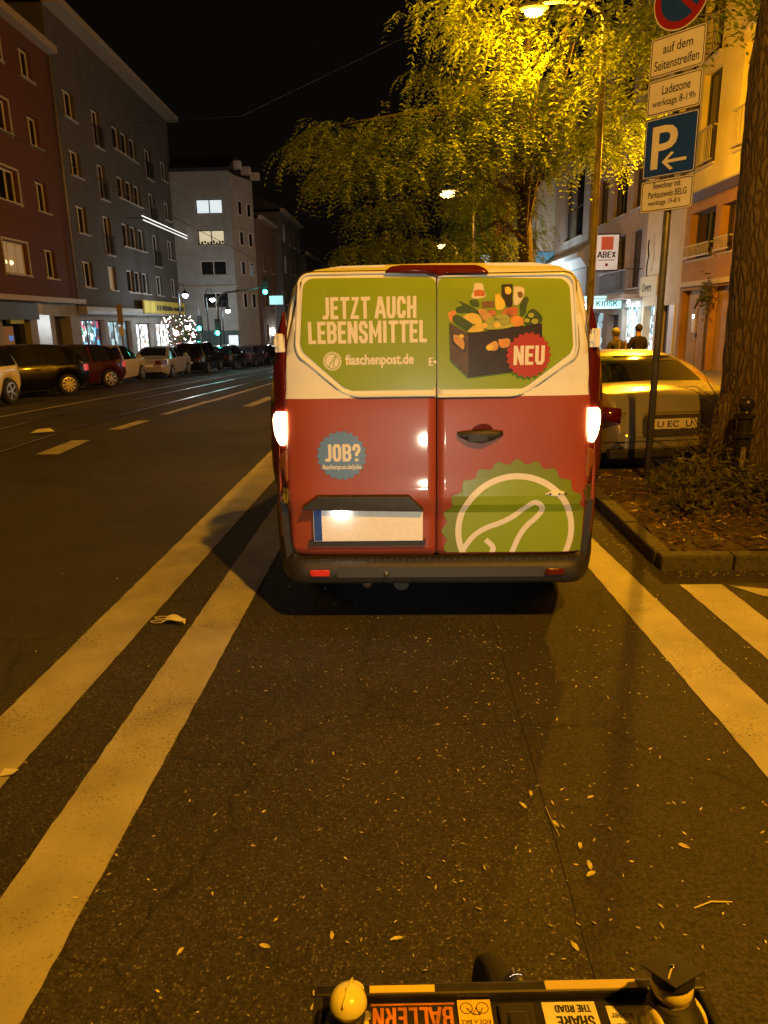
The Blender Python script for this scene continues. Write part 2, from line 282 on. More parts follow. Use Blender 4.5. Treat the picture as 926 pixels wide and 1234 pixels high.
mt=dict(
 road=asphalt('asphalt_coarse',(.050,.047,.044),(.20,.19,.17),170,.90,.3),
 road2=asphalt('asphalt_fine',(.056,.053,.050),(.11,.105,.10),260,.88,.3),
 lane=asphalt('asphalt_smooth',(.058,.054,.050),(.09,.085,.08),300,.8,.22),
 mark=paint_mark('road_paint',(.50,.49,.45)), mark_old=paint_mark('road_paint_old',(.50,.48,.45)),
 rail=M('rail_steel',(.62,.58,.55),.28,1.,var=(8,.2)),
 slab=M('paving',(.16,.155,.15),.85,var=(6,.25),bump=(40,.3)),
 kerb=M('kerb_granite',(.10,.095,.088),.85,var=(45,.35),bump=(60,.5,.004),dirt=(9,.56,(.04,.04,.035))),
 soil=M('soil',(.075,.055,.036),.95,var=(14,.5),bump=(22,.8,.03)),
 white=M('van_white_paint',(.82,.86,.86),.40,var=(3,.03),coat=.6,dirt=(5,.63,(.70,.66,.58))),
 red=M('van_red_paint',(.33,.064,.036),.42,var=(3,.06),coat=.5,dirt=(4,.62,(.34,.08,.05))),
 green=M('green_film',(.27,.39,.022),.30,var=(4,.05),coat=.35), film_white=M('white_film',(.80,.78,.70),.4),
 green_d=M('green_film_dark',(.19,.26,.02),.35), blue_film=M('blue_film',(.12,.25,.55),.4),
 red_film=M('red_film',(.43,.045,.02),.4), dark=M('dark_gap',(.008,.008,.008),.8),
 blackpl=M('black_plastic',(.030,.029,.028),.55,var=(30,.2),bump=(220,.25,.002)), grayband=M('grey_plastic',(.055,.055,.055),.45),
 rubber=M('tyre_rubber',(.018,.018,.018),.85,bump=(60,.4)), steel=M('galvanised_steel',(.50,.49,.47),.38,.9,var=(12,.2)),
 chrome=M('chrome',(.75,.75,.73),.12,1.), lens=M('tail_lens',(.10,.010,.008),.08,coat=.8,bump=(60,.12)),
 brake=M('brake_lens',(.11,.012,.006),.12,coat=.6), refl=M('reflector',(.75,.05,.05),.2,coat=.5),
 blink=M('indicator_on',(1,.7,.3),.3,emit=(1.0,.70,.30),es=38.), plate=M('plate_white',(.93,.93,.92),.35,var=(60,.06)),
 euro=M('plate_blue',(.02,.08,.42),.4),
 bark=barkmat('bark'), leaf=leafmat('locust_leaf',(.26,.34,.03),.42), leaf_d=leafmat('shrub_leaf',(.14,.14,.035),.3),
 leaf_y=leafmat('fallen_leaf',(.66,.62,.30),.1), leaf_b=leafmat('fallen_leaf_brown',(.24,.15,.06),.15),
 post=M('post_grey',(.17,.17,.165),.45,.5,var=(14,.2)), lpole=M('lamp_post_paint',(.34,.31,.26),.5,.2,var=(5,.25),dirt=(7,.6,(.13,.11,.09))),
 blue=M('sign_blue',(.012,.060,.52),.4,var=(6,.06)), swhite=M('sign_white',(.80,.80,.88),.4,var=(5,.06)), sblack=M('sign_black',(.02,.02,.025),.5), sred=M('sign_red',(.30,.018,.018),.4),
 signback=M('sign_back',(.35,.35,.35),.5,.6),
 brick=brickmat('red_brown_render',(.115,.046,.028),(.10,.040,.025),(.105,.042,.027)), grey=M('grey_render',(.095,.088,.080),.9,var=(1.2,.15),bump=(60,.2)),
 pale=M('pale_render',(.36,.36,.34),.9,var=(1.5,.12)), brown=M('brown_render',(.17,.12,.09),.9,var=(1.5,.15)), darkren=M('dark_render',(.12,.12,.125),.9,var=(1,.2)),
 shopfr=M('shop_fascia',(.30,.28,.26),.7,var=(2,.15)), winfr=M('window_frame',(.66,.63,.58),.5), winfr_d=M('window_frame_dark',(.05,.042,.035),.5),
 sill=M('sill_stone',(.45,.43,.40),.8), glass=M('dark_glass',(.012,.012,.014),.06,spec=.7), roof=M('roof_tile',(.045,.04,.04),.8,var=(3,.2)),
 gutter=M('gutter',(.40,.35,.28),.6), pipe=M('drain_pipe',(.28,.23,.18),.5,.3),
 yellow=M('yellow_render',(.66,.60,.26),.9,var=(1.2,.12),bump=(70,.15)), orange=M('ochre_render',(.40,.23,.10),.9,var=(1.3,.18),bump=(70,.15)),
 garage=M('ochre_panel',(.42,.27,.11),.7,var=(2,.15)), cream=M('cream_render',(.60,.50,.34),.85,var=(2,.1)), pink=M('grey_pink_render',(.36,.29,.25),.9,var=(1.3,.15),bump=(70,.15)),
 bluegrey=M('blue_grey_render',(.33,.31,.29),.9,var=(1.2,.15)), wfac=M('pale_yellow_render',(.60,.54,.38),.9,var=(1.5,.1)), rail_d=M('dark_railing',(.03,.028,.025),.5,.4),
 rail_l=M('pale_railing',(.50,.47,.40),.4,.3),
 lit_w=M('lit_curtain_white',(.6,.6,.6),.8,emit=(.80,.92,.95),es=.85,var=(9,.1)), lit_y=M('lit_curtain_cream',(.6,.55,.4),.8,emit=(1.0,.86,.55),es=.55), lit_dim=M('lit_curtain_dim',(.4,.3,.2),.8,emit=(1.,.72,.38),es=.13),
 lit_or=M('lit_window_warm',(.4,.3,.15),.8,emit=(1.,.62,.24),es=.22),
 bulb_s=M('sodium_lens',(1,.8,.4),.4,emit=(1.,.60,.16),es=60), bulb_w=M('white_lens',(1,1,1),.4,emit=(.92,.98,1.),es=26), bulb_soft=M('soft_lens',(1,1,1),.4,emit=(1,.97,.92),es=7),
 green_l=M('signal_green',(.0,.9,.6),.4,emit=(.03,.95,.68),es=34), dark_l=M('signal_off',(.03,.02,.02),.3), housing=M('signal_housing',(.02,.03,.03),.6),
 kiosk=M('kiosk_panel',(.5,.8,.8),.4,emit=(.48,.85,.90),es=.85), abex=M('lit_sign_white',(.8,.8,.8),.5,emit=(.90,.78,.72),es=.27), abexr=M('sign_orange_red',(.55,.10,.05),.5,emit=(.8,.13,.05),es=.22), abexd=M('sign_dark_red',(.25,.03,.02),.5),
 teal=M('kiosk_print',(.02,.16,.19),.5), ysign=M('yellow_fascia',(.42,.30,.045),.6,emit=(.9,.62,.06),es=.10),
 disp_b=display('display_blue',[(.02,.03,.04),(.10,.35,.55),(.06,.08,.1),(.45,.75,.85),(.35,.06,.10),(.75,.85,.9),(.03,.04,.05)],3.2,2.0),
 disp_w=display('display_white',[(.9,.95,1),(.75,.78,.8),(.12,.10,.10),(1,1,1),(.55,.30,.22),(.85,.9,.95),(.25,.28,.25)],5.5,2.1),
 disp_c=display('display_cool',[(.08,.11,.12),(.12,.16,.17),(.35,.55,.62),(.10,.12,.13),(.6,.8,.85)],2.2,.9),
 disp_k=display('display_kiosk',[(.45,.75,.85),(.10,.16,.2),(.7,.9,.95),(.2,.4,.5),(.85,.9,.92),(.35,.22,.2)],5.5,1.9),
 skin=M('skin',(.48,.30,.22),.6), hair=M('dark_hair',(.02,.015,.012),.6), hair_g=M('grey_hair',(.20,.20,.21),.7), jacket=M('dark_jacket',(.018,.014,.014),.85,var=(20,.3)), trouser=M('dark_trousers',(.02,.02,.026),.85), stripe=M('pale_strap',(.40,.33,.26),.8),
 wire=M('wire',(.03,.03,.03),.6), tapwhite=M('mask_cloth',(.82,.82,.80),.85),
 litter=M('white_paper',(.80,.80,.80),.8),
)
DEC = dict(
 crate_front=[(0.165,1.673),(0.548,1.717),(0.554,1.571),(0.399,1.472),(0.169,1.446)],
 crate_side=[(0.067,1.73),(0.165,1.673),(0.169,1.446),(0.073,1.538)],
 crate_hole_side=[(0.082,1.68),(0.15,1.646),(0.151,1.578),(0.082,1.623)],
 crate_hole_front=[(0.266,1.626),(0.394,1.649),(0.391,1.584),(0.273,1.576)],
 side_bread=[(0.088,1.672),(0.117,1.664),(0.146,1.643),(0.146,1.582),(0.112,1.614),(0.088,1.634)],
 front_bread1=[(0.272,1.616),(0.307,1.638),(0.323,1.62),(0.324,1.587),(0.288,1.58)],
 front_bread2=[(0.323,1.641),(0.379,1.647),(0.388,1.63),(0.38,1.599),(0.329,1.595)],
 leek=[(0.11,1.838),(0.135,1.832),(0.217,1.792),(0.223,1.767),(0.167,1.778),(0.105,1.774),(0.095,1.808),(0.141,1.813)],
 tomato_l=[(0.059,1.779),(0.095,1.797),(0.105,1.774),(0.085,1.757),(0.083,1.729),(0.065,1.745)],
 bottle_green=[(0.171,1.841),(0.216,1.847),(0.227,1.801),(0.176,1.812)],
 bottle_white=[(0.193,1.919),(0.203,1.927),(0.233,1.925),(0.242,1.913),(0.244,1.889),(0.262,1.85),(0.171,1.848),(0.19,1.885)],
 bottle_label=[(0.193,1.887),(0.221,1.894),(0.246,1.886),(0.249,1.86),(0.194,1.859)],
 carton=[(0.234,1.833),(0.298,1.834),(0.299,1.803),(0.236,1.802)],
 tea=[(0.334,1.916),(0.392,1.918),(0.392,1.808),(0.365,1.802),(0.336,1.863)],
 tea_mark=[(0.352,1.902),(0.377,1.906),(0.388,1.881),(0.376,1.864),(0.353,1.87)],
 flour=[(0.397,1.906),(0.456,1.902),(0.449,1.851),(0.42,1.808),(0.395,1.813)],
 flour_mark=[(0.416,1.876),(0.44,1.881),(0.447,1.853),(0.424,1.844)],
 juice=[(0.302,1.868),(0.327,1.873),(0.33,1.853),(0.354,1.833),(0.352,1.794),(0.309,1.785),(0.303,1.815)],
 kale=[(0.43,1.812),(0.444,1.846),(0.469,1.856),(0.478,1.836),(0.466,1.812),(0.462,1.763),(0.437,1.751),(0.431,1.783)],
 lettuce=[(0.455,1.748),(0.472,1.777),(0.497,1.797),(0.533,1.771),(0.552,1.746),(0.547,1.72),(0.505,1.708),(0.459,1.711)],
 grape=[(0.268,1.791),(0.304,1.79),(0.31,1.765),(0.279,1.761)],
 pumpkin=[(0.335,1.775),(0.36,1.799),(0.42,1.808),(0.424,1.763),(0.371,1.752),(0.345,1.76)],
 cabbage=[(0.305,1.751),(0.33,1.772),(0.366,1.766),(0.381,1.749),(0.377,1.72),(0.341,1.715),(0.311,1.726)],
 parsnip=[(0.212,1.792),(0.243,1.801),(0.289,1.761),(0.3,1.741),(0.254,1.727),(0.233,1.755)],
 melon=[(0.136,1.753),(0.151,1.77),(0.182,1.779),(0.218,1.769),(0.237,1.742),(0.234,1.719),(0.198,1.718),(0.167,1.733)],
 courgette=[(0.083,1.761),(0.105,1.772),(0.167,1.738),(0.193,1.713),(0.168,1.683),(0.126,1.709),(0.085,1.739)],
 orange=[(0.382,1.729),(0.386,1.752),(0.414,1.762),(0.444,1.751),(0.455,1.728),(0.449,1.708),(0.393,1.702)],
 sprouts=[(0.241,1.727),(0.279,1.744),(0.31,1.736),(0.357,1.715),(0.397,1.729),(0.403,1.702),(0.311,1.691),(0.25,1.692)],
 potato=[(0.163,1.688),(0.193,1.715),(0.239,1.727),(0.25,1.697),(0.24,1.682),(0.168,1.678)],
 green_L=[(-0.693,1.934),(-0.658,1.964),(-0.002,1.96),(-0.001,1.373),(-0.435,1.379),(-0.496,1.399),(-0.709,1.592),(-0.722,1.628)],
 green_R=[(0.005,1.959),(0.647,1.94),(0.682,1.909),(0.717,1.601),(0.705,1.565),(0.479,1.393),(0.419,1.371),(0.007,1.373)],
 bottle_lineA=[(0.142,0.468),(0.227,0.592),(0.408,0.654),(0.501,0.735),(0.547,0.77),(0.591,0.734),(0.584,0.69),(0.48,0.597),(0.428,0.461)],
 bottle_lineB=[(0.279,0.54),(0.328,0.496),(0.314,0.46)],
 handle=[(0.111,1.157),(0.197,1.164),(0.28,1.167),(0.359,1.158),(0.359,1.137),(0.302,1.113),(0.25,1.098),(0.177,1.106),(0.118,1.134)],
 handle_cup=[(0.186,1.16),(0.207,1.189),(0.248,1.201),(0.289,1.194),(0.313,1.163)],
 plate_trim=[(-0.748,0.736),(-0.732,0.76),(-0.654,0.815),(-0.15,0.812),(-0.075,0.736),(-0.071,0.723)],
 keyhole=[(0.594,0.807),(0.636,0.828),(0.699,0.827),(0.71,0.805),(0.658,0.791)],
 brake_light=[(-0.269,1.987),(-0.239,2.013),(-0.18,2.021),(0.204,2.014),(0.243,2.0),(0.269,1.973)],
 tailL=[(-0.838,1.799),(-0.87,1.699),(-0.893,1.527),(-0.915,1.307),(-0.928,1.081),(-0.921,0.894),(-0.879,0.808),(-0.831,0.917),(-0.809,1.35),(-0.811,1.569),(-0.812,1.799)],
 tailR=[(0.798,1.788),(0.83,1.671),(0.853,1.501),(0.875,1.283),(0.888,1.059),(0.88,0.898),(0.83,0.819),(0.799,0.899),(0.818,1.037),(0.811,1.328),(0.799,1.544),(0.778,1.771)],
 blinkL=[(-0.917,1.271),(-0.821,1.284),(-0.823,1.171),(-0.854,1.089),(-0.899,1.112)],
 blinkR=[(0.797,1.253),(0.866,1.283),(0.883,1.216),(0.874,1.149),(0.837,1.096),(0.803,1.15)],
)
# ---------------------------------------------------------------- ground
def strip_sheet(name,x0,x1,ya,yb,dz,mat,zf=zg,step=1.0,kind='structure',parent=None,drop=None):
    b=MB(); n=max(1,int((yb-ya)/step)); ys=[ya+(yb-ya)*i/n for i in range(n+1)]
    vs=[]; fs=[]
    for y in ys: vs += [(x0,y,zf(y)+dz),(x1,y,zf(y)+dz)]
    for i in range(n): fs.append((2*i,2*i+1,2*i+3,2*i+2))
    b.add(vs,fs); o=b.build(name,mat,parent,fix=False); 
    if kind: o['kind']=kind
    return o
strip_sheet('road',-120,120,-40,420,0,mt['road2'],step=2)
strip_sheet('road_lane',-1.95,.50,-8,60,.004,mt['road'])
strip_sheet('road_edge_strip',.503,3.6,-8,60,.004,mt['lane'])
strip_sheet('pavement',-40,-12.35,-10,300,0,mt['slab'],zf=zl,step=3)
strip_sheet('pavement',6.3,60,7.9,300,0,mt['slab'],zf=zr,step=3)
def kerb_run(x0,x1,ya,yb,zf,ln,lab):
    k=E('kerb',kind='structure'); y=ya; me=None
    while y<yb:
        b=MB().box(x0,x1,0,ln-.012,-.2,.008)
        o=b.build('kerb_stone',mt['kerb'],k,loc=(0,y,zf(y+ln/2)),rot=(math.atan2(zf(y+ln)-zf(y),ln),0,0),bevel=.012); y+=ln
    return k
kerb_run(-12.35,-12.22,8,62,zl,2.0,'l'); kerb_run(6.18,6.3,7.9,52,zr,2.0,'r')
# tree island in front of the parking bay
ISL=(1.78,6.2,4.86,7.75)
isl=E('kerb',kind='structure')
def kstone(x0,x1,y0,y1,z1=.12):
    MB().box(x0,x1,y0,y1,-.15,z1).build('kerb_stone',mt['kerb'],isl,bevel=.014)
xs=[1.79,2.30,3.05,3.80,4.55,5.30,6.2]
for a,b_ in zip(xs,xs[1:]): kstone(a,b_-.012,4.86,4.98,.12+random.uniform(-.004,.004))
ys=[4.99,5.75,6.5,7.25,7.75]
for a,b_ in zip(ys,ys[1:]): kstone(1.78,1.90,a,b_-.012,.12+random.uniform(-.004,.004))
for a,b_ in zip(xs,xs[1:]): kstone(max(a,1.91),b_-.012,7.76,7.88)
def soil_z(x,y):
    return .10+.05*max(0,min(1,(x-1.9)/.6))*max(0,min(1,(y-4.98)/.6))+.018*sin(x*7.1+y*3)*cos(y*6.3)+.012*sin(x*17)*sin(y*15)
b=MB(); nx,ny=60,40; vs=[];fs=[]
for j in range(ny+1):
    for i in range(nx+1):
        x=1.90+4.28*i/nx; y=4.98+2.78*j/ny; vs.append((x,y,soil_z(x,y)))
for j in range(ny):
    for i in range(nx): a=j*(nx+1)+i; fs.append((a,a+1,a+nx+2,a+nx+1))
o=b.add(vs,fs).build('planting_bed',mt['soil'],smooth=True,fix=False); o['kind']='structure'
# markings
def mark(pts,mat=None,dz=.008,name='road_marking'):
    b=MB(); b.poly([(x,y,zg(y)+dz) for x,y in pts]); o=b.build(name,mat or mt['mark'],fix=False); o['kind']='structure'; return o
def mark_rect(x0,x1,ya,yb,mat=None,dz=.008,x0b=None,x1b=None):
    b=MB(); n=max(1,int((yb-ya)/(.06 if mat is None else 1.0))); vs=[];fs=[]
    for i in range(n+1):
        k=i/n; y=ya+(yb-ya)*k; j=lambda: random.uniform(-.003,.003) if n>20 else 0
        vs+=[(x0+((x0b if x0b is not None else x0)-x0)*k+j(),y,zg(y)+dz),(x1+((x1b if x1b is not None else x1)-x1)*k+j(),y,zg(y)+dz)]
    for i in range(n): fs.append((2*i,2*i+1,2*i+3,2*i+2))
    o=b.add(vs,fs).build('road_marking',mat or mt['mark'],fix=False); o['kind']='structure'
mark_rect(-1.885,-1.63,.4,17,x1b=-1.36)
mark_rect(-1.29,-1.01,.4,15,x1b=-1.0)
mark_rect(1.435,1.745,1.4,6.3,x0b=1.25,x1b=1.47)
mark_rect(1.98,2.22,1.4,4.59,x0b=1.82,x1b=2.095)
mark([(2.14,4.57),(2.27,4.38),(3.2,4.02),(3.2,4.22)])
mark([(-5.20,9.85),(-4.86,9.85),(-4.95,11.12),(-5.24,11.12)],mt['mark_old'])
mark([(-5.16,12.3),(-4.92,12.3),(-4.86,13.6),(-5.10,13.6)],mt['mark_old'])
mark_rect(-5.05,-4.86,14.7,18.2,mt['mark_old']); mark_rect(-5.0,-4.82,18.2,27,mt['mark_old'])
mark_rect(-3.72,-3.46,16.4,19.5,mt['mark_old']); mark_rect(-3.72,-3.46,24,28,mt['mark_old'])
mark_rect(-8.45,-8.33,8,60,mt['mark_old'],dz=.004)
for x in (-7.22,-5.86):
    o=strip_sheet('tram_rail',x-.035,x+.035,4,110,.006,mt['rail']); 
    o=strip_sheet('rail_groove',x+.036,x+.085,4,110,.005,mt['dark'])
for x in (-7.30,-5.94): strip_sheet('rail_groove',x,x+.043,4,110,.005,mt['dark'])

# ---------------------------------------------------------------- van
VAN=E('delivery_van','white and red delivery van with green adverts and lit lamps on its rear doors','van',(.166,3.9,0))
def vfn(x,z):
    y=.0
    ax=abs(x)
    if ax>.66: y+=.040*((ax-.66)/.20)**2.2
    if z>1.80: y+=.022*((z-1.80)/.20)**2
    if z>1.345: y+=.012*min(1,(z-1.345)/.02)
    if z<.745: y+=.022*min(1,(.745-z)/.045)
    y-=.010*math.exp(-((z-.80)/.06)**2)
    return y
def surf(polys,fn,step,off=0.,clip=()):
    b=bmesh.new()
    for p in polys:
        try: b.faces.new([b.verts.new((q[0],0,q[1])) for q in p])
        except Exception: pass
    for co,no in clip:
        bmesh.ops.bisect_plane(b,geom=b.verts[:]+b.edges[:]+b.faces[:],plane_co=co,plane_no=no,clear_outer=True)
    xs=[v.co.x for v in b.verts]; zs=[v.co.z for v in b.verts]
    if step:
        x=math.ceil(min(xs)/step)*step
        while x<max(xs):
            bmesh.ops.bisect_plane(b,geom=b.verts[:]+b.edges[:]+b.faces[:],plane_co=(x,0,0),plane_no=(1,0,0)); x+=step
        z=math.ceil(min(zs)/step)*step
        while z<max(zs):
            bmesh.ops.bisect_plane(b,geom=b.verts[:]+b.edges[:]+b.faces[:],plane_co=(0,0,z),plane_no=(0,0,1)); z+=step
    for v in b.verts: v.co.y=fn(v.co.x,v.co.z)-off
    b.normal_update()
    for f in b.faces:
        if f.normal.y>0: f.normal_flip()
    return b
def bm_obj(name,b,mats,parent,smooth=True,solid=0):
    me=bpy.data.meshes.new(name); b.to_mesh(me); b.free()
    for m in (mats if isinstance(mats,(list,tuple)) else [mats]): me.materials.append(m)
    if smooth: me.polygons.foreach_set('use_smooth',[True]*len(me.polygons))
    me.update(); o=ob(name,me,parent)
    if solid:
        md=o.modifiers.new('thick','SOLIDIFY'); md.thickness=solid; md.offset=-1
    return o
def rounded(pts,r,n=5):
    out=[]; k=len(pts)
    for i in range(k):
        p=Vector(pts[i]).to_2d(); a=Vector(pts[i-1]).to_2d(); c=Vector(pts[(i+1)%k]).to_2d()
        da=(a-p); dc=(c-p); rr=min(r,da.length*.45,dc.length*.45)
        p0=p+da.normalized()*rr; p1=p+dc.normalized()*rr
        for j in range(n+1):
            t=j/n; q=p0*(1-t)**2+p*2*t*(1-t)+p1*t*t; out.append((q.x,q.y))
    return out
def chaikin(pts,it=2):
    for _ in range(it):
        o=[pts[0]]
        for a,c in zip(pts,pts[1:]):
            o+=[(a[0]*.75+c[0]*.25,a[1]*.75+c[1]*.25),(a[0]*.25+c[0]*.75,a[1]*.25+c[1]*.75)]
        pts=o+[pts[-1]]
    return pts
def line_quads(pts,w):
    P=[Vector(p).to_2d() for p in pts]; Lp=[];Rp=[]
    for i,p in enumerate(P):
        d=(P[min(i+1,len(P)-1)]-P[max(i-1,0)]).normalized(); n=Vector((-d.y,d.x)); Lp.append(p+n*w/2); Rp.append(p-n*w/2)
    return [[tuple(Lp[i]),tuple(Lp[i+1]),tuple(Rp[i+1]),tuple(Rp[i])] for i in range(len(P)-1)]
def cap_shape(c,r,n,amp):
    k=n*8; return [(c[0]+(r+amp*cos(n*2*pi*i/k))*cos(2*pi*i/k),c[1]+(r+amp*cos(n*2*pi*i/k))*sin(2*pi*i/k)) for i in range(k)]
def ring_quads(c,r0,r1,n=72,a0=0,a1=2*pi):
    q=[]
    for i in range(n):
        a=a0+(a1-a0)*i/n; d=a0+(a1-a0)*(i+1)/n
        q.append([(c[0]+r0*cos(a),c[1]+r0*sin(a)),(c[0]+r1*cos(a),c[1]+r1*sin(a)),(c[0]+r1*cos(d),c[1]+r1*sin(d)),(c[0]+r0*cos(d),c[1]+r0*sin(d))])
    return q
def film(name,polys,mat,parent,off,step=.05,clip=()):
    return bm_obj(name,surf(polys,vfn,step,off,clip),mat,parent,smooth=False)
def vtext(body,x0,z0,x1,z1,mat,parent,off,bold=.02,sp=1.,name='lettering'):
    me=text_mesh(body,x1-x0,z1-z0,mat,bold,sp)
    for v in me.vertices:
        x=v.co.x+x0; z=v.co.z+z0; v.co=(x,vfn(x,z)-off,z)
    me.update(); return ob(name,me,parent)

# body shell: stations along the length (y), the sections follow the rounded side profile
HW=[(.30,.86),(.40,.90),(.55,.915),(.76,.925),(1.0,.918),(1.24,.900),(1.45,.872),(1.69,.835),(1.82,.808),(1.92,.775),(1.975,.735),(2.008,.66),(2.025,.52),(2.032,.0)]
ST=[(.068,.955,2.03),(.09,.968,2.032),(.125,.982,2.035),(.2,.994,2.04),(.35,1,2.04),(1.,1,2.04),(2.2,1,2.04),(3.2,1,2.03),(3.7,.985,1.95),(4.2,.965,1.55),(4.55,.94,1.25),(4.85,.86,1.05),(4.98,.72,.85)]
b=MB(); rows=[]
for y,sc,top in ST:
    row=[]
    for z,w in HW: row.append((-w*sc,y,min(z,top-.06+.06*(z/2.04)) if z>top-.06 else z))
    for z,w in HW[-2::-1]: row.append((w*sc,y,min(z,top-.06+.06*(z/2.04)) if z>top-.06 else z))
    rows.append(row)
n=len(rows[0]); vs=[p for r_ in rows for p in r_]; fs=[]; ms=[]
for i in range(len(rows)-1):
    for j in range(n-1):
        fs.append((i*n+j,i*n+j+1,(i+1)*n+j+1,(i+1)*n+j)); zz=max(rows[i][j][2],rows[i][j+1][2])
        ms.append(3 if zz<.60 else 1 if zz<1.345 else 0)
b.v=vs; b.f=fs; b.m=ms
for j in range(len(HW)-1):
    q=[rows[0][j],rows[0][j+1],rows[0][n-2-j],rows[0][n-1-j]]; zz=q[1][2]
    b.poly(q if j<len(HW)-2 else q[:1]+q[1:2]+q[3:],3 if zz<.80 else 1 if zz<1.345 else 0)
b.box(-.03,.03,.045,.067,.46,1.99,2); b.add(rows[-1],[tuple(range(n-1,-1,-1))],1)
b.box(-.84,.84,.2,4.8,.26,.34,2)
body=b.build('body',[mt['white'],mt['red'],mt['dark']],VAN,smooth='auto'); body.data.materials.append(mt['blackpl'])
body.data.polygons.foreach_set('use_smooth',[True]*len(body.data.polygons))
try: body.data.set_sharp_from_angle(angle=R(35))
except Exception: pass
# two rear doors: white upper half, red lower half
GAP=.0035
doorL=rounded([(-.690,1.985),(-.795,1.62),(-.822,1.36),(-.838,.98),(-.838,.75),(-.825,.50),(-.800,.458),(-GAP,.452),(-GAP,2.0),(-.2,2.0)],.03)
doorL=[p for p in doorL]
doorR=[(-x,z) for x,z in doorL][::-1]
doors={}
for nm,pl,lab in (('L',doorL,'left rear door with slogan, job badge and number plate'),('R',doorR,'right rear door with crate picture and large bottle cap')):
    b=surf([pl],vfn,.05); bmesh.ops.bisect_plane(b,geom=b.verts[:]+b.edges[:]+b.faces[:],plane_co=(0,0,1.345),plane_no=(0,0,1))
    for f in b.faces: f.material_index=0 if f.calc_center_median().z>1.345 else 1
    o=bm_obj('rear_door',b,[mt['white'],mt['red']],VAN,solid=.022); o['label']=lab; doors[nm]=o
L_,R_=doors['L'],doors['R']
def groove(pts,r,mat,parent,off,closed=True):
    q=[(x,vfn(x,z)-off,z) for x,z in pts]
    if closed: q.append(q[0])
    b=MB().tube(q,r,6,cap=False); return b.build('window_seal',mat,parent,smooth=True)
gl=rounded(DEC['green_L'],.05); gr=rounded(DEC['green_R'],.05)
film('window_film',[gl],mt['green'],L_,.003); film('window_film',[gr],mt['green'],R_,.003)
def grow(pts,d):
    cx=sum(p[0] for p in pts)/len(pts); cz=sum(p[1] for p in pts)/len(pts); o=[]
    for x,z in pts:
        v=Vector((x-cx,z-cz)); o.append((x+d*(1 if v.x>0 else -1)*min(1,abs(v.x)/.2),z+d*(1 if v.y>0 else -1)*min(1,abs(v.y)/.1)))
    return o
def ring_open(q):
    k=len(q); far=[i for i in range(k) if abs(q[i][0])>.05]; st=[i for i in far if abs(q[i-1][0])<=.05][0]
    r=[q[(st+j)%k] for j in range(len(far))]; s_=1 if r[0][0]>0 else -1
    return [(s_*.008,r[0][1])]+r+[(s_*.008,r[-1][1])]
for pts,par,sg in ((gl,L_,-1),(gr,R_,1)):
    q=[p for p in grow(pts,.022)]; q=ring_open(q)
    groove(q,.0075,mt['white'],par,.004,False)
    q=[p for p in grow(pts,.034)]; q=ring_open(q)
    groove(q,.0022,mt['dark'],par,.0005,False)
# writing on the doors: heavy condensed capitals drawn as strokes
ST_FONT={'J':(.40,[[(1,1),(1,.2),(.76,0),(.3,0),(0,.06)]]),'E':(.40,[[(1,1),(0,1),(0,0),(1,0)],[(0,.51),(.88,.51)]]),'T':(.44,[[(-.2,1),(1.2,1)],[(.5,1),(.5,-.0)]]),'Z':(.44,[[(0,1),(1,1),(0,0),(1,0)]]),
 'A':(.48,[[(-.12,-.0),(.40,1),(.60,1),(1.12,0)],[(.16,.27),(.84,.27)]]),'U':(.44,[[(0,1),(0,.18),(.24,0),(.76,0),(1,.18),(1,1)]]),'C':(.43,[[(1,.68),(1,.82),(.76,1),(.24,1),(0,.82),(0,.18),(.24,0),(.76,0),(1,.18),(1,.32)]]),
 'H':(.45,[[(0,0),(0,1)],[(1,0),(1,1)],[(0,.5),(1,.5)]]),'L':(.38,[[(0,1),(0,0),(1,0)]]),'B':(.45,[[(0,0),(0,1)],[(0,1),(.72,1),(1,.86),(1,.66),(.78,.52),(0,.52)],[(0,.52),(.78,.52),(1,.38),(1,.14),(.72,0),(0,0)]]),
 'N':(.47,[[(0,0),(0,1)],[(1,0),(1,1)],[(0,1.05),(1,-.05)]]),'S':(.43,[[(1,.70),(1,.84),(.76,1),(.24,1),(0,.84),(0,.68),(.2,.56),(.8,.44),(1,.32),(1,.16),(.76,0),(.24,0),(0,.16),(0,.30)]]),
 'M':(.58,[[(0,0),(0,1)],[(1,0),(1,1)],[(0,1.0),(.5,.3),(1,1.0)]]),'I':(.2,[[(.5,0),(.5,1)]]),'O':(.44,[[(.5,0),(.24,0),(0,.18),(0,.82),(.24,1),(.76,1),(1,.82),(1,.18),(.76,0),(.5,0)]]),
 '?':(.42,[[(0,.66),(0,.84),(.24,1),(.76,1),(1,.84),(1,.64),(.5,.42),(.5,.26)],[(.5,-.1),(.5,.09)]]),'K':(.46,[[(0,0),(0,1)],[(0,.38),(1,1.05)],[(.35,.62),(1.05,-.05)]]),'X':(.46,[[(0,-.02),(1,1.02)],[(0,1.02),(1,-.02)]]),
 'R':(.45,[[(0,0),(0,1)],[(0,1),(.74,1),(1,.84),(1,.62),(.74,.48),(0,.48)],[(.5,.48),(1.02,-.05)]]),'D':(.45,[[(.0,.5),(0,1),(.66,1),(1,.78),(1,.22),(.66,0),(0,0),(0,.5)]]),' ':(.16,[])}
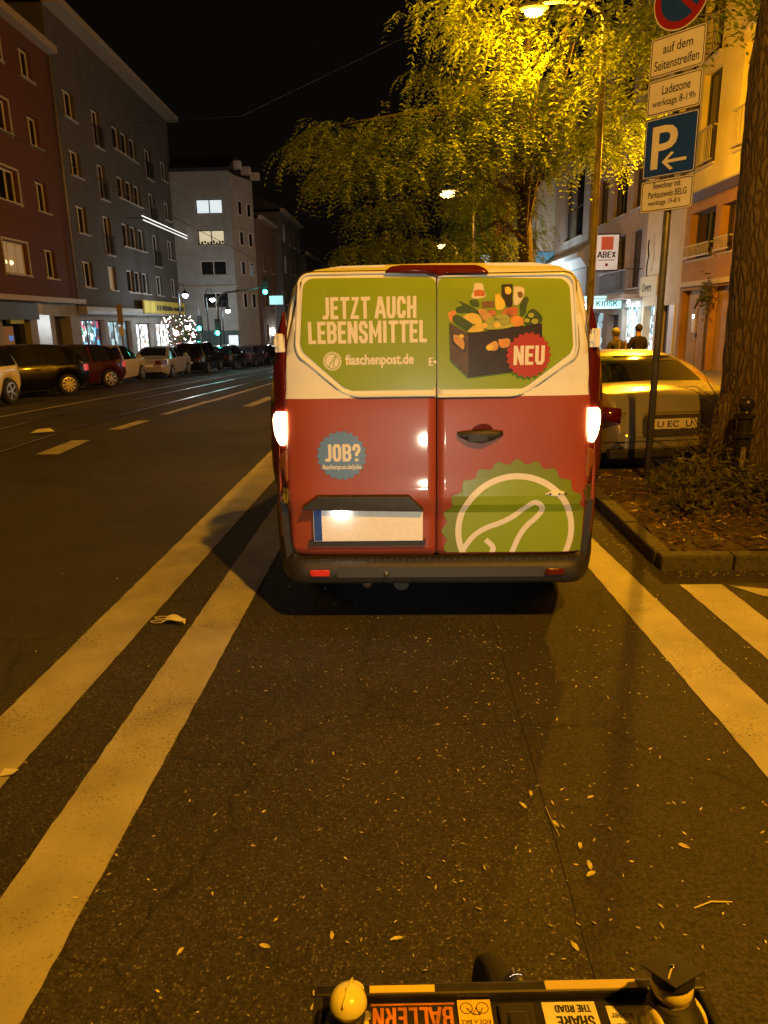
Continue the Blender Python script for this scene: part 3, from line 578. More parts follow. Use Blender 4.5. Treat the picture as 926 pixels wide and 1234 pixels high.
def miter_quads(pts,w):
    P=[Vector(p).to_2d() for p in pts]; k=len(P); Lp=[];Rp=[]; closed=(P[0]-P[-1]).length<1e-6
    for i,p in enumerate(P):
        a=P[i-1] if i>0 else (P[-2] if closed else None); c=P[i+1] if i<k-1 else (P[1] if closed else None)
        d1=(p-a).normalized() if a is not None else None; d2=(c-p).normalized() if c is not None else None
        d1=d1 or d2; d2=d2 or d1; n1=Vector((-d1.y,d1.x)); n2=Vector((-d2.y,d2.x)); m=(n1+n2); m=m.normalized() if m.length>1e-4 else n1
        sc=min(1.5,1/max(.3,m.dot(n1))); Lp.append(p+m*w/2*sc); Rp.append(p-m*w/2*sc)
    return [[tuple(Lp[i]),tuple(Lp[i+1]),tuple(Rp[i+1]),tuple(Rp[i])] for i in range(k-1)]
def stroke_layout(body,W_t,H_t,t=.165):
    """list of strokes, each a list of quads in a W_t x H_t rectangle"""
    tot=sum(ST_FONT[c][0]+.06 for c in body)-.06; out=[]; x=0; fx=W_t/tot
    for c in body:
        w,strokes=ST_FONT[c]; i=t/2
        for s in strokes:
            pts=[(x+i+(w-t)*px,i+(1-t)*pz) for px,pz in s]
            e0=Vector(pts[0]);e1=Vector(pts[-1])
            if (e0-e1).length>1e-6:      # run open ends out to the edge of the letter box
                d=(e0-Vector(pts[1])).normalized(); d2=(e1-Vector(pts[-2])).normalized()
                if abs(d.y)>.9 and (s[0][1] in(0,1)): pts[0]=tuple(e0+d*i)
                if abs(d2.y)>.9 and (s[-1][1] in(0,1)): pts[-1]=tuple(e1+d2*i)
                if abs(d.x)>.9 and s[0][0]==1: pts[0]=tuple(e0+d*i)
                if abs(d2.x)>.9 and s[-1][0]>=.88: pts[-1]=tuple(e1+d2*i*.8)
            out.append([[(q[0]*fx,q[1]*H_t) for q in f] for f in miter_quads(pts,t)])
        x+=w+.06
    return out
def stroke_text(body,x0,z0,x1,z1,mat,parent,off,fn=None,name='lettering',t=.165):
    fn=fn or vfn; b=MB()
    for k,st in enumerate(stroke_layout(body,x1-x0,z1-z0,t)):
        for f in st:
            b.poly([(x0+x,fn(x0+x,z0+z)-off-.0004*(k%3),z0+z) for x,z in f])
    return b.build(name,mat,parent,fix=False)
flatfn=lambda x,z:0.
fw=mt['film_white']
stroke_text('JETZT AUCH',-.604,1.757,-.105,1.868,fw,L_,.0040)
stroke_text('LEBENSMITTEL',-.676,1.632,-.048,1.746,fw,L_,.0040)
vtext('flaschenpost.de',-.484,1.504,-.120,1.576,fw,L_,.0045,.036)
stroke_text('E',-.041,1.510,-.018,1.553,fw,L_,.0040); film('sticker_dot',[ring_quads((-.008,1.530),0.001,.009,10)[i] for i in range(10)],fw,L_,.0045,0)
lc=(-.553,1.542)
film('cap_logo',[cap_shape(lc,.048,22,.0035)],fw,L_,.0042,0); film('cap_logo_ring',ring_quads(lc,.036,.040,48),mt['green'],L_,.0048,0)
bt=[(-.5,-.85),(-.35,-.35),(-.05,-.1),(.2,.42),(.42,.72),(.58,.6),(.5,.38),(.22,.0),(.1,-.8)]
film('cap_logo_bottle',line_quads(chaikin([(lc[0]+x*.038,lc[1]+z*.038) for x,z in bt],2),.005),mt['green'],L_,.0049,0)
film('job_badge',[cap_shape((-.519,1.034),.132,22,.006)],mt['blue_film'],L_,.003,.05)
stroke_text('JOB?',-.617,1.002,-.414,1.098,fw,L_,.0042); vtext('flaschenpost.de/jobs',-.626,.950,-.413,.986,fw,L_,.0045,.025)
# grocery crate picture (flat print)
def pm(name,c): return M(name,c,.4,var=(14,.22))
PC=dict(dark=pm('print_crate',(.035,.022,.016)),side=pm('print_crate_side',(.10,.065,.04)),bread=pm('print_bread',(.62,.36,.10)),gr=pm('print_green',(.06,.10,.015)),
 lg=pm('print_light_green',(.42,.46,.06)),yel=pm('print_yellow',(.75,.55,.08)),or_=pm('print_orange',(.70,.30,.04)),redp=pm('print_red',(.55,.16,.04)),w=pm('print_white',(.72,.68,.50)),bk=pm('print_black',(.03,.028,.022)),
 bro=pm('print_brown',(.20,.11,.04)),juice=pm('print_juice',(.78,.52,.06)))
order=[('leek','gr'),('tomato_l','or_'),('bottle_green','gr'),('bottle_white','w'),('bottle_label','redp'),('carton','bro'),('tea','bk'),('tea_mark','yel'),('flour','w'),('flour_mark','bro'),('juice','juice'),
 ('kale','gr'),('lettuce','gr'),('grape','redp'),('pumpkin','redp'),('parsnip','bread'),('melon','yel'),('cabbage','lg'),('orange','or_'),('sprouts','lg'),('courgette','gr'),('potato','yel'),
 ('crate_side','side'),('crate_front','dark'),('crate_hole_side','bk'),('crate_hole_front','bk'),('side_bread','bread'),('front_bread1','bread'),('front_bread2','bread')]
crate=None
for i,(k,c) in enumerate(order):
    pts=DEC[k]
    if not k.startswith('crate') and k not in('carton','tea','bottle_label'): pts=chaikin(pts+[pts[0]],2)[:-1]
    film('crate_print',[pts],PC[c],R_,.0038+i*.0003,0)
k=.0038+len(order)*.0003
rr=random.Random(3)
fr=[((.30,1.735),.022,'lg'),((.335,1.715),.02,'yel'),((.375,1.73),.018,'lg'),((.27,1.712),.017,'yel'),((.15,1.66),.014,'yel'),((.125,1.64),.013,'or_'),((.30,1.60),.02,'yel'),((.372,1.62),.024,'or_'),((.51,1.76),.016,'lg'),((.53,1.73),.018,'lg'),((.49,1.735),.014,'lg'),((.345,1.755),.016,'lg'),((.40,1.775),.013,'redp')]
for i,(c,r_,m_) in enumerate(fr): film('crate_print',[[(c[0]-.021+r_*cos(a*pi/6),c[1]+.8*r_*sin(a*pi/6)) for a in range(12)]],PC[m_],R_,k+i*.0002,0)
film('neu_badge',[cap_shape((.482,1.558),.113,22,.0055)],mt['red_film'],R_,.017,.05); stroke_text('NEU',.404,1.508,.566,1.607,fw,R_,.0180)
# big bottle-cap logo on the lower right door
cc=(.442,.592); clip=[((0,0,.466),(0,0,-1)),((.806,0,0),(1,0,-.03)),((.012,0,0),(-1,0,0))]
film('cap_film',[cap_shape(cc,.398,24,.014)],mt['green_d'],R_,.003,.05,clip)
film('cap_film_inner',[[(cc[0]+.30*cos(i*pi/36),cc[1]+.30*sin(i*pi/36)) for i in range(72)]],mt['green'],R_,.0036,.05,clip)
film('cap_ring',ring_quads(cc,.300,.334,96),fw,R_,.0044,.05,clip)
film('bottle_outline',line_quads(chaikin(DEC['bottle_lineA'],2),.030),fw,R_,.0050,.05,clip)
film('bottle_outline',line_quads(chaikin(DEC['bottle_lineB'],2),.030),fw,R_,.0050,.05,clip)
# handle, lock, plate holder, plate
h=[(x,z) for x,z in DEC['handle']]
b=surf([h],lambda x,z: vfn(x,z)-.035+.15*(abs(x-.235)/.13)**2*.15,.03); bm_obj('door_handle',b,mt['blackpl'],R_,solid=.03)
film('handle_recess',[chaikin(DEC['handle_cup']+[DEC['handle_cup'][0]],2)[:-1]],mt['brake'],R_,.001,0)
b=surf([chaikin(DEC['keyhole']+[DEC['keyhole'][0]],2)[:-1]],vfn,.04,.006); bm_obj('lock_cover',b,fw,R_,solid=.004)
for dx in (-.03,.02,.055): film('lock_rivet',[[(.655+dx+.006*cos(a),.81+.006*sin(a)) for a in [i*pi/4 for i in range(8)]]],mt['dark'],R_,.0075,0)
pt=DEC['plate_trim']
b=MB(); top=[(x,vfn(x,.77)-.045,z) for x,z in pt]; back=[(x,vfn(x,.77)+.01,z) for x,z in pt]; k=len(pt)
b.add(top+back,[tuple(range(k-1,-1,-1))]+[(i,(i+1)%k,k+(i+1)%k,k+i) for i in range(k)])
b.build('plate_trim',mt['blackpl'],L_,bevel=.006)
PL=MB().box(-.69,-.075,-.012,-.002,.545,.733).build('number_plate',mt['plate'],L_,bevel=.003)
MB().box(-.685,-.642,-.0155,-.0122,.55,.728).build('plate_band',mt['euro'],PL)
MB().box(-.72,-.06,-.002,.006,.515,.548).build('plate_holder',mt['blackpl'],L_)
for x_ in (-.53,-.24): MB().box(x_-.035,x_+.035,-.036,-.018,.728,.7355).build('plate_lamp',M('plate_lamp_lens',(1,1,1),.4,emit=(1,.97,.93),es=45),L_)
# high brake light
bl=rounded(DEC['brake_light'],.01)
b=surf([bl],lambda x,z: vfn(x,z)-.028,.06); bm_obj('high_brake_light',b,mt['brake'],VAN,solid=.03)
# tail lamps wrapped round the corners
def tfn(x,z): return .030+.10*max(0,(abs(x)-.80)/.11)**1.6
for sg,k,kb in ((-1,'tailL','blinkL'),(1,'tailR','blinkR')):
    base=[(sg*abs(x)-(.0 if sg<0 else .0),z) for x,z in DEC['tailL']]
    base=[(sg*(.818 if i in(8,9,7) else abs(p[0])+.006),p[1]) for i,p in enumerate(base)]
    base[0]=(sg*.806,1.80); base[1]=(sg*.842,1.70); base[2]=(sg*.880,1.53); base[-1]=(sg*.800,1.79)
    pts=chaikin(base+[base[0]],1)[:-1]
    t=bm_obj('tail_lamp',surf([pts],lambda x,z:tfn(x,z)-.012,.04),mt['lens'],VAN,solid=.03)
    bp=[(sg*(.823),1.275),(sg*.895,1.268),(sg*.907,1.20),(sg*.89,1.12),(sg*.85,1.075),(sg*.826,1.13)]
    bm_obj('indicator',surf([chaikin(bp+[bp[0]],1)[:-1]],lambda x,z:tfn(x,z)-.022,.03),mt['blink'],t,solid=.008)
    rp=[(sg*.823,1.06),(sg*.86,1.05),(sg*.885,.98),(sg*.855,.90),(sg*.826,.86)]
    bm_obj('reversing_lens',surf([chaikin(rp+[rp[0]],1)[:-1]],lambda x,z:tfn(x,z)-.018,.03),M('amber_lens',(.30,.10,.03),.15,coat=.5,bump=(90,.3)),t,solid=.006)
# hinges
for sg,z in ((-1,1.640),(-1,.808),(1,1.640),(1,.808)):
    b=MB().box(-.026,.026,-.012,.02,-.048,.048); b.lathe([(.011,-.046),(.011,.046)],(-.0,-.016,0),'z',10); b.box(-.03,-.006,-.02,0,-.02,.02)
    b.build('hinge',mt['chrome'] if z<1 else mt['white'],VAN,loc=(sg*.832,tfn(.832,z)-.01,z),bevel=.003)
# bumper
def bfn(x,z):
    ax=abs(x); y=.03+.22*max(0,(ax-.74)/.2)**2
    if z<.455: y-=.085*min(1,(.455-z)/.045)*(1 if ax<.80 else max(0,1-(ax-.80)/.16))
    if z<.33: y+=.03*((.33-z)/.04)
    return y
bo=[(-.928,.79),(-.842,.79),(-.832,.50),(-.805,.452),(.805,.452),(.832,.50),(.842,.79),(.928,.79),(.938,.60),(.925,.42),(.88,.30),(-.88,.30),(-.925,.42),(-.938,.60)]
BU=bm_obj('bumper',surf([bo],bfn,.035,.0),mt['blackpl'],VAN,solid=.04)
bm_obj('bumper_band',surf([rounded([(-.56,.405),(.60,.405),(.60,.345),(-.56,.345)],.01)],bfn,.05,.004),mt['grayband'],BU)
for x0,x1 in ((-.715,-.603),(.606,.712)):
    b=surf([rounded([(x0,.393),(x1,.393),(x1,.355),(x0,.355)],.008)],bfn,.03,.012); o=bm_obj('reflector',b,mt['refl'] if x0<0 else mt['brake'],BU,solid=.008)
MB().lathe([(.001,-.075),(.012,-.075),(.016,-.068),(.016,-.05)],(-.283,0,.366),'y',14).build('parking_sensor',mt['chrome'],BU,smooth=True)
for i in range(44):
    x=-.77+i*.036; MB().box(x,x+.018,bfn(x,.432)-.006,bfn(x,.432)+.01,.424,.442).build('step_rib',mt['blackpl'],BU)
# wheels, exhaust, tow eye
for sg in (-1,1):
    for y in (.98,3.95):
        w=MB().lathe([(.20,-.105),(.30,-.11),(.335,-.085),(.340,-.05),(.340,.05),(.335,.085),(.30,.11),(.20,.105)],(0,0,0),'x',32).build('wheel',mt['rubber'],VAN,smooth=True,loc=(sg*.80,y,.340))
        MB().lathe([(.02,-.06),(.16,-.06),(.195,-.1),(.2,-.1),(.2,.1),(.195,.1),(.16,.06),(.02,.06)],(0,0,0),'x',24).build('rim',mt['steel'],w)
        if y<1:
            b=MB()
            for k_ in range(40):
                a=2*pi*k_/40; 
                for xx in (-.085,-.03,.03):
                    c=Vector((xx,.341*cos(a),.341*sin(a))); d=Vector((0,-sin(a),cos(a))); e=Vector((0,cos(a),sin(a)))
                    b.add([c+d*.018+e*.003,c-d*.018+e*.003,c-d*.018+e*.003+Vector((.05,0,0)),c+d*.018+e*.003+Vector((.05,0,0))],[(0,1,2,3)])
            b.build('tread',mt['rubber'],w,fix=False)
MB().tube([(-.40,.25,.30),(-.40,.12,.275),(-.40,.06,.262)],.028,10).build('exhaust_pipe',mt['steel'],VAN,smooth=True)
MB().lathe([(.03,-.01),(.045,-.01),(.045,.01),(.03,.01)],(-.20,.06,.27),'y',12).build('tow_eye',mt['blackpl'],VAN)
for sg in (-1,1):
    b=MB().box(-.10,.10,0,.16,-.12,.13); b.build('side_mirror',mt['blackpl'],VAN,loc=(sg*1.02,3.75,1.28),bevel=.03)
# ---------------------------------------------------------------- buildings
_wc={}
def win_meshes(w,h,npane,frame,pane,sill,hbar):
    key=(round(w,2),round(h,2),npane,frame.name,pane.name,sill.name if sill else '',hbar)
    if key in _wc: return _wc[key]
    t=.07; b=MB(); b.box(0,w,0,.07,0,t); b.box(0,w,0,.07,h-t,h); b.box(0,t,0,.07,t,h-t); b.box(w-t,w,0,.07,t,h-t)
    for i in range(1,npane):
        x=w*i/npane; b.box(x-.035,x+.035,.003,.067,t,h-t)
    if hbar: b.box(t,w-t,.006,.062,h*hbar-.03,h*hbar+.03)
    p=MB().box(.01,w/npane-.01,.034,.044,.03,h-.03)
    s=MB().box(-.08,w+.08,-.27,.0,-.07,-.005) if sill else None
    r=(b.mesh('window',frame),p.mesh('pane',pane),s.mesh('sill',sill) if s else None)
    _wc[key]=r; return r
def railing(w,h,d,mat):
    b=MB(); b.box(0,w,-d,-d+.04,h-.04,h); b.box(0,w,-d,-d+.04,.05,.09)
    for x in (0,w-.03): b.box(x,x+.03,-d,0,h-.04,h)
    n=int(w/.11)
    for i in range(1,n): b.box(w*i/n-.008,w*i/n+.008,-d+.012,-d+.03,.09,h-.04)
    return b
def facade(root,L,z0,z1,mat,ops,depth=.2,name='wall',s0=0,back=9.0,top=True,y0=0):
    """wall along local X with real openings; local -Y is the street side; ops = (s, z, w, h)"""
    ss=sorted(set([s0,L]+[round(o[0],4) for o in ops]+[round(o[0]+o[2],4) for o in ops]))
    zz=sorted(set([z0,z1]+[round(o[1],4) for o in ops]+[round(o[1]+o[3],4) for o in ops]))
    b=MB(); inside=lambda s,z: any(o[0]<s<o[0]+o[2] and o[1]<z<o[1]+o[3] for o in ops)
    for i in range(len(ss)-1):
        for j in range(len(zz)-1):
            if not inside((ss[i]+ss[i+1])/2,(zz[j]+zz[j+1])/2):
                b.poly([(ss[i],y0,zz[j]),(ss[i+1],y0,zz[j]),(ss[i+1],y0,zz[j+1]),(ss[i],y0,zz[j+1])])
    for o in ops:
        s,z,w,h=o[:4]; d=depth+.09
        b.poly([(s,y0,z),(s,y0+d,z),(s,y0+d,z+h),(s,y0,z+h)]); b.poly([(s+w,y0,z),(s+w,y0,z+h),(s+w,y0+d,z+h),(s+w,y0+d,z)])
        b.poly([(s,y0,z),(s+w,y0,z),(s+w,y0+d,z),(s,y0+d,z)]); b.poly([(s,y0,z+h),(s,y0+d,z+h),(s+w,y0+d,z+h),(s+w,y0,z+h)])
    b.poly([(s0,y0,z0),(s0,y0,z1),(s0,y0+back,z1),(s0,y0+back,z0)]); b.poly([(L,y0,z0),(L,y0+back,z0),(L,y0+back,z1),(L,y0,z1)])
    if top: b.poly([(s0,y0,z1),(L,y0,z1),(L,y0+back,z1),(s0,y0+back,z1)])
    b.poly([(s0,y0+back,z0),(s0,y0+back,z1),(L,y0+back,z1),(L,y0+back,z0)])
    b.poly([(s0,y0+.9,z0),(s0,y0+.9,z1),(L,y0+.9,z1),(L,y0+.9,z0)])
    return b.build(name,mat,root,fix=False)
def window(root,s,z,w,h,n=2,frame=None,pane=None,sill=True,depth=.16,hbar=0,rail=None,y0=0,label=None):
    f,p,si=win_meshes(w,h,n,frame or mt['winfr'],pane or mt['glass'],mt['sill'] if sill else None,hbar)
    o=ob('window',f,root,(s,y0+depth,z))
    for q in range(n): ob('pane',p,o,(w*q/n,0,0))
    if si: ob('sill',si,o,(0,0,0))
    if label: o['label']=label
    if rail: ob('railing',railing(w+.1,rail[0],.16,rail[1]).mesh('railing',rail[1]),o,(-.05,-depth,0))
    return o
LRZ=math.atan2(.9992,-.04)
# red-brown house, far left
B1=E('apartment_house','red brown apartment house with white window frames and a lit entrance passage','house',(-15.5,35.2,0),LRZ)
flo=[(3.75,1.2),(6.45,1.2),(9.0,1.15),(11.55,1.1)]
ops=[]
for z,h in flo:
    ops.append((-2.95,z,1.08,h)); ops.append((-6.5,z,1.95,h)); ops.append((-10.6,z,1.3,h))
shop1=[(-7.3,-.3,2.3,2.45),(-4.35,-.3,1.25,2.5),(-2.65,-.3,1.75,2.45)]
facade(B1,0,2.72,13.2,mt['brick'],ops,s0=-16)
facade(B1,-.01,-2,2.72,mt['shopfr'],shop1,s0=-16,depth=.6,y0=.06,name='shop_front')
for i,(z,h) in enumerate(flo):
    window(B1,-2.95,z,1.08,h,2); lit=i==0
    o=window(B1,-6.5,z,1.95,h,3,pane=mt['lit_dim'] if lit else None,label='lit three pane window with a pair of small lamps' if lit else None)
    b=MB(); 
    for x0,x1,z0,z1 in ((-.12,-.04,-.1,h+.1),(1.99,2.07,-.1,h+.1),(-.04,1.99,h+.02,h+.1)): b.box(x0,x1,-.2,-.165,z0,z1)
    b.build('surround',mt['sill'],o)
    if lit:
        for dx in (.35,.85): MB().ball((dx,.015,.42),.085,8).build('window_lamp',M('window_bulb',(1,.8,.5),.4,emit=(1,.72,.3),es=3),o)
    window(B1,-10.6,z,1.3,h,2)
MB().box(-16,.0,-.42,0,2.72,2.92).build('ledge',mt['gutter'],B1); MB().box(-16,-.02,-.45,.0,13.2,13.5).build('eaves',mt['gutter'],B1)
MB().prism([(-.45,13.5),(9,13.5),(9,16.8),(5,16.8)],'x',-16,-.02).build('roof',mt['roof'],B1)
MB().box(-7.25,-5.05,.3,.34,-.3,2.1).build('shop_window',mt['glass'],B1)
MB().box(-6.9,-6.1,.26,.29,.7,1.75).build('poster',M('poster_beige',(.5,.33,.2),.7),B1); MB().box(-6.55,-6.2,.24,.255,1.2,1.4).build('poster_emblem',M('emblem_blue',(.1,.2,.6),.6,emit=(.15,.35,.9),es=.35),B1)
MB().box(-6.3,-5.2,.2,.24,1.85,2.08).build('shop_lamp',mt['ysign'],B1)
pw=MB().box(-4.3,-3.12,.62,.66,-.3,2.15).build('passage_wall',M('passage_white',(.62,.60,.57),.8,var=(2,.2)),B1)
MB().ball((-3.98,.5,1.98),.09,10).build('passage_lamp',mt['bulb_w'],B1); lamp('POINT',(-3.95,.30,1.85),55,COOL,B1,.1)
gate=MB(); gate.box(-2.6,-.95,.55,.6,-.3,2.1)
for i in range(8): gate.box(-2.58+i*.205,-2.58+i*.205+.185,.525,.548,-.3,2.08)
gate.build('gate',M('gate_wood',(.07,.05,.035),.7,var=(6,.3)),B1)
MB().box(-10,-5.0,-.35,.02,2.0,2.62).build('awning_box',mt['winfr_d'],B1); MB().box(-4.95,-4.1,-.12,.02,2.2,2.65).build('fascia_panel',mt['sill'],B1)
pp=MB().tube([(-.12,-.11,2.9),(-.12,-.11,13.1)],.055,8)
for z in (4,6.2,8.5,11): pp.lathe([(.075,z),(.075,z+.08)],(-.12,-.11,0),'z',8)
pp.build('drain_pipe',mt['pipe'],B1,smooth=True)
# long grey house
B2=E('apartment_house','long dark grey apartment house with french balconies above lit shops','house',(-15.5,35.2,0),LRZ)
flo=[(3.55,1.22),(6.05,1.25),(8.6,1.15),(11.1,1.2)]
fr=[(3.55,1.22),(5.35,1.95),(8.1,1.7),(10.6,1.75)]
ops=[]
for (z,h),(zf,hf) in zip(flo,fr):
    ops += [(1.15,z,1.3,h),(7.6,z,1.22,h),(9.05,z,1.22,h),(10.5,z,1.22,h),(16.8,z,1.4,h)]; ops += [(4.65,zf,1.15,hf),(13.3,zf,1.4,hf)]
shops=[(.3,-1.2,3.1,3.2),(3.9,-1.2,3.7,3.15),(8.5,-1.4,3.25,3.2),(12.5,-1.4,3.9,3.2)]
facade(B2,19.3,2.42,15.2,mt['grey'],ops,s0=.0)
facade(B2,19.29,-2,2.42,mt['shopfr'],shops,s0=.01,depth=.3,y0=.06,name='shop_front')
for i,((z,h),(zf,hf)) in enumerate(zip(flo,fr)):
    window(B2,1.15,z,1.3,h,2); window(B2,16.8,z,1.4,h,2)
    for s in (7.6,9.05,10.5): window(B2,s,z,1.22,h,1,frame=mt['winfr'])
    rl=None if i==0 else (.95,mt['rail_d'])
    window(B2,4.65,zf,1.15,hf,2,rail=rl,pane=mt['lit_dim'] if i==0 else None,label='window with warm light behind a curtain' if i==0 else None); window(B2,13.3,zf,1.4,hf,2,rail=rl)
MB().box(.02,19.3,-.42,0,2.42,2.6).build('ledge',mt['gutter'],B2); MB().box(.0,19.6,-.75,0,15.2,15.5).build('eaves',mt['gutter'],B2)
MB().prism([(-.7,15.5),(9,15.5),(9,18.5),(5,18.5)],'x',0,19.3).build('roof',mt['roof'],B2)
for s,w,m_,lab in ((.3,3.1,mt['disp_b'],'shop window with blue lit displays'),(3.9,3.7,mt['disp_c'],'dim shop window with a pale counter'),(8.5,3.25,mt['disp_w'],'bright shop window with white decorations'),(12.5,3.9,mt['disp_w'],'bright shop window nearest the fairy lights')):
    f=MB()
    z0=-1.2 if s<8 else -1.4; z1=2.0 if s<3.5 else 1.95 if s<8 else 1.8
    for a,c in ((s,s+.07),(s+w-.07,s+w),(s+w*.42,s+w*.42+.05)): f.box(a,c,.30,.36,z0,z1)
    f.box(s,s+w,.31,.37,z0,z0+.5); f.box(s,s+w,.303,.365,z1-.07,z1)
    o=f.build('shop_window',mt['winfr_d'],B2); o['label']=lab
    MB().box(s+.02,s+w-.02,.40,.42,z0+.4,z1-.02).build('pane',m_,o)
ys=MB().box(8.6,18.0,-.50,-.43,2.36,3.12).build('fascia_sign',mt['ysign'],B2)
b=MB(); b.box(8.75,10.7,-.52,-.503,2.44,3.05); 
b.build('sign_block',M('yellow_bright',(.55,.42,.06),.6,emit=(.95,.7,.1),es=.14),ys)
b=MB(); rr=random.Random(5)
x=11.2
while x<17.4:
    w=rr.uniform(.16,.42); b.box(x,x+w,-.515,-.502,2.56,2.56+rr.uniform(.22,.34)); x+=w+rr.choice([.06,.07,.2])
b.build('sign_print',M('sign_print_dark',(.05,.04,.02),.6),ys)['kind']='stuff'
MB().box(.1,19.2,-.40,.05,2.25,2.42).build('awning_box',M('awning_grey',(.30,.30,.33),.5,var=(1,.2)),B2)
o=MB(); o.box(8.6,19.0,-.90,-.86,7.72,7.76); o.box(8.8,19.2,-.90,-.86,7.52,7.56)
LT=E('wire_glint','twin white bars glowing like wires that catch lamp light before the grey facade','wire glint',(-15.5,35.2,0),LRZ)  # emissive bars stand in for overhead wires catching lamp light
o.build('tube',M('wire_glow',(1,1,1),.5,emit=(1,.97,.92),es=1.3),LT); b=MB(); b.box(8.6,8.63,-.9,0,7.62,7.65); b.box(19.0,19.03,-.9,0,7.62,7.65); b.build('bracket',mt['wire'],LT)
# corner house facing the camera
B3=E('corner_house','pale corner house with two lit upper windows behind the traffic lights','house',(-12.1,54,0),0)
w4=[(9.15,.98),(7.1,1.0),(5.05,1.0),(2.75,1.1)]
ops=[(-2.5,z,1.9,h) for z,h in w4]
facade(B3,0,1.2,11.9,mt['pale'],ops,s0=-4.2,back=8)
facade(B3,-.01,-3,1.2,M('dark_green_front',(.05,.10,.09),.6),[(-.9,-1.2,.8,2.1)],s0=-4.2,back=8,y0=.05,name='shop_front')
MB().box(-.86,-.14,.3,.33,-1.2,.85).build('shop_window',mt['lit_w'],B3)
for i,(z,h) in enumerate(w4):
    window(B3,-2.5,z,1.9,h,2,frame=mt['winfr_d'] if i<2 else mt['winfr'],pane=[mt['lit_w'],mt['lit_y'],mt['glass'],mt['glass']][i],label=['lit window with white curtains','lit window with cream curtains and plants',None,None][i])
b=MB(); 
for i in range(9): b.ball((-2.4+i*.21,-.06,7.1+.08+.05*(i%3)),(.09,.06,.10+.03*(i%2)),7)
b.build('window_plants',mt['leaf_d'],B3)
MB().box(-4.2,.12,-.12,0,3.95+.25,4.32).build('ledge',mt['gutter'],B3)
# chamfered corner and side wall
CH=MB(); pts=[(0,0),(.95,3.2),(1.25,12),(-6,12),(-6,8.1),(0.0,8.1)]
b=MB(); b.poly([(0.002,0,-3),(.95,3.2,-3),(.95,3.2,11.75),(.002,0,11.75)]); b.build('chamfer_wall',mt['pale'],B3,fix=False)
for z,h in w4:
    for k_ in (.28,.68):
        x,y=.95*k_,3.2*k_; o=window(B3,0,0,.62,h,1,sill=False,depth=0); o.location=(x+.05,y-.03,z); o.rotation_euler=(0,0,math.atan2(3.2,.95))
MB().box(-4.3,.0,-.25,.3,11.9,12.1).build('eaves',mt['roof'],B3)
MB().prism([(-.1,12.1),(8,12.1),(8,13.3),(2.2,13.3)],'x',-4.3,.05).build('roof',mt['roof'],B3)
for i in range(3): MB().box(-.35,.35,0,.5,0,.55).build('roof_vent',mt['winfr'],B3,loc=(.2+.35*i,1.5+1.5*i,12.3-.12*i),bevel=.05)
# terrace beyond the corner
def far_house(label,x,y0,y1,z1,mat,wins,rz=LRZ,roofh=2.2,lit=()):
    L=y1-y0; o=E('town_house',label,'house',(x,y0,0),R(90)); n,flr=wins; ops=[]
    for f in flr:
        for i in range(n): ops.append((L*(i+.5)/n-.5,f,1.0,1.35))
    facade(o,L,-3,z1,mat,ops,s0=0,back=9)
    for q,(s,z,w,h) in enumerate(ops): window(o,s,z,w,h,2,pane=mt['lit_w'] if q in lit else None,sill=True)
    MB().box(0,L,-.35,0,z1,z1+.25).build('eaves',mt['gutter'],o); MB().prism([(-.3,z1+.25),(9,z1+.25),(9,z1+roofh),(4,z1+roofh)],'x',0,L).build('roof',mt['roof'],o)
    return o
far_house('narrow brown town house right beside the pale corner house',-10.9,57.4,64,9.2,mt['brown'],(2,[.2,2.9,5.6]))
far_house('dark town house with two bright windows beyond the brown one',-10.3,64.2,76,10.6,mt['darkren'],(4,[.4,3.2,5.9,8.4]),lit=(8,12))
far_house('dark grey town house before the end of the left row',-9.9,76.2,92,8.2,mt['grey'],(5,[.0,2.8,5.6]))
far_house('farthest visible town house of the left row',-9.2,92.2,125,8.6,mt['darkren'],(8,[-.3,2.5,5.4]),lit=(3,))
# ---- right side
RRZ=R(-90)
C1=E('apartment_house','house with yellow projecting upper floors over an ochre ground floor with a garage door','house',(9.8,28.2,0),RRZ)
yw=lambda ya,yb: (28.2-yb,yb-ya)
ops=[]
for ya,yb,z,h in ((24.6,26.7,3.55,1.5),(23.2,24.2,3.6,1.4),(20.4,21.9,3.6,1.4),(17,18.5,3.6,1.4)):
    s,w=yw(ya,yb); ops.append((s,z,w,h))
gd=[(yw(24.75,26.9)[0],-.4,2.15,2.95),(yw(22.4,24.4)[0],-.4,2.0,3.0)]
facade(C1,18,-1,5.45,mt['orange'],ops+gd,s0=1.1,depth=.3)
for s,z,w,h in ops: window(C1,s,z,w,h,2,frame=mt['winfr_d'],depth=.25,rail=(.45,mt['rail_l']))
for i,(s,z,w,h) in enumerate(gd):
    g=MB(); g.box(s,s+w,.22,.26,z,z+h); 
    for q in range(2): g.box(s+.06+q*w/2,s+w/2-.06+q*w/2,.195,.218,z+.1,z+h-.12)
    o=g.build('garage_door',mt['garage'],C1,bevel=.01); MB().box(s+w*.47,s+w*.53,.17,.194,1.0,1.14).build('handle',mt['rail_d'],o)
    if i==0: MB().box(s+w*.30,s+w*.42,.17,.194,1.15,1.75).build('notice',mt['swhite'],o); MB().box(s+w*.30,s+w*.40,.168,.1695,1.62,1.75).build('doorbell_light',M('bell_light',(1,1,1),.5,emit=(.9,.95,1),es=2.2),o)
MB().box(1.1,18,-.07,0,2.68,2.84).build('ledge',mt['cream'],C1)
yo=[]
for ya,yb,z,h in ((24.7,26.4,6.05,2.6),(23.2,24.5,6.05,2.6),(24.9,26.6,9.0,2.5),(23.4,24.7,9.0,2.5),(20.5,21.8,6.05,2.6),(20.5,21.8,9.0,2.5)):
    s,w=yw(ya,yb); yo.append((s,z,w,h))
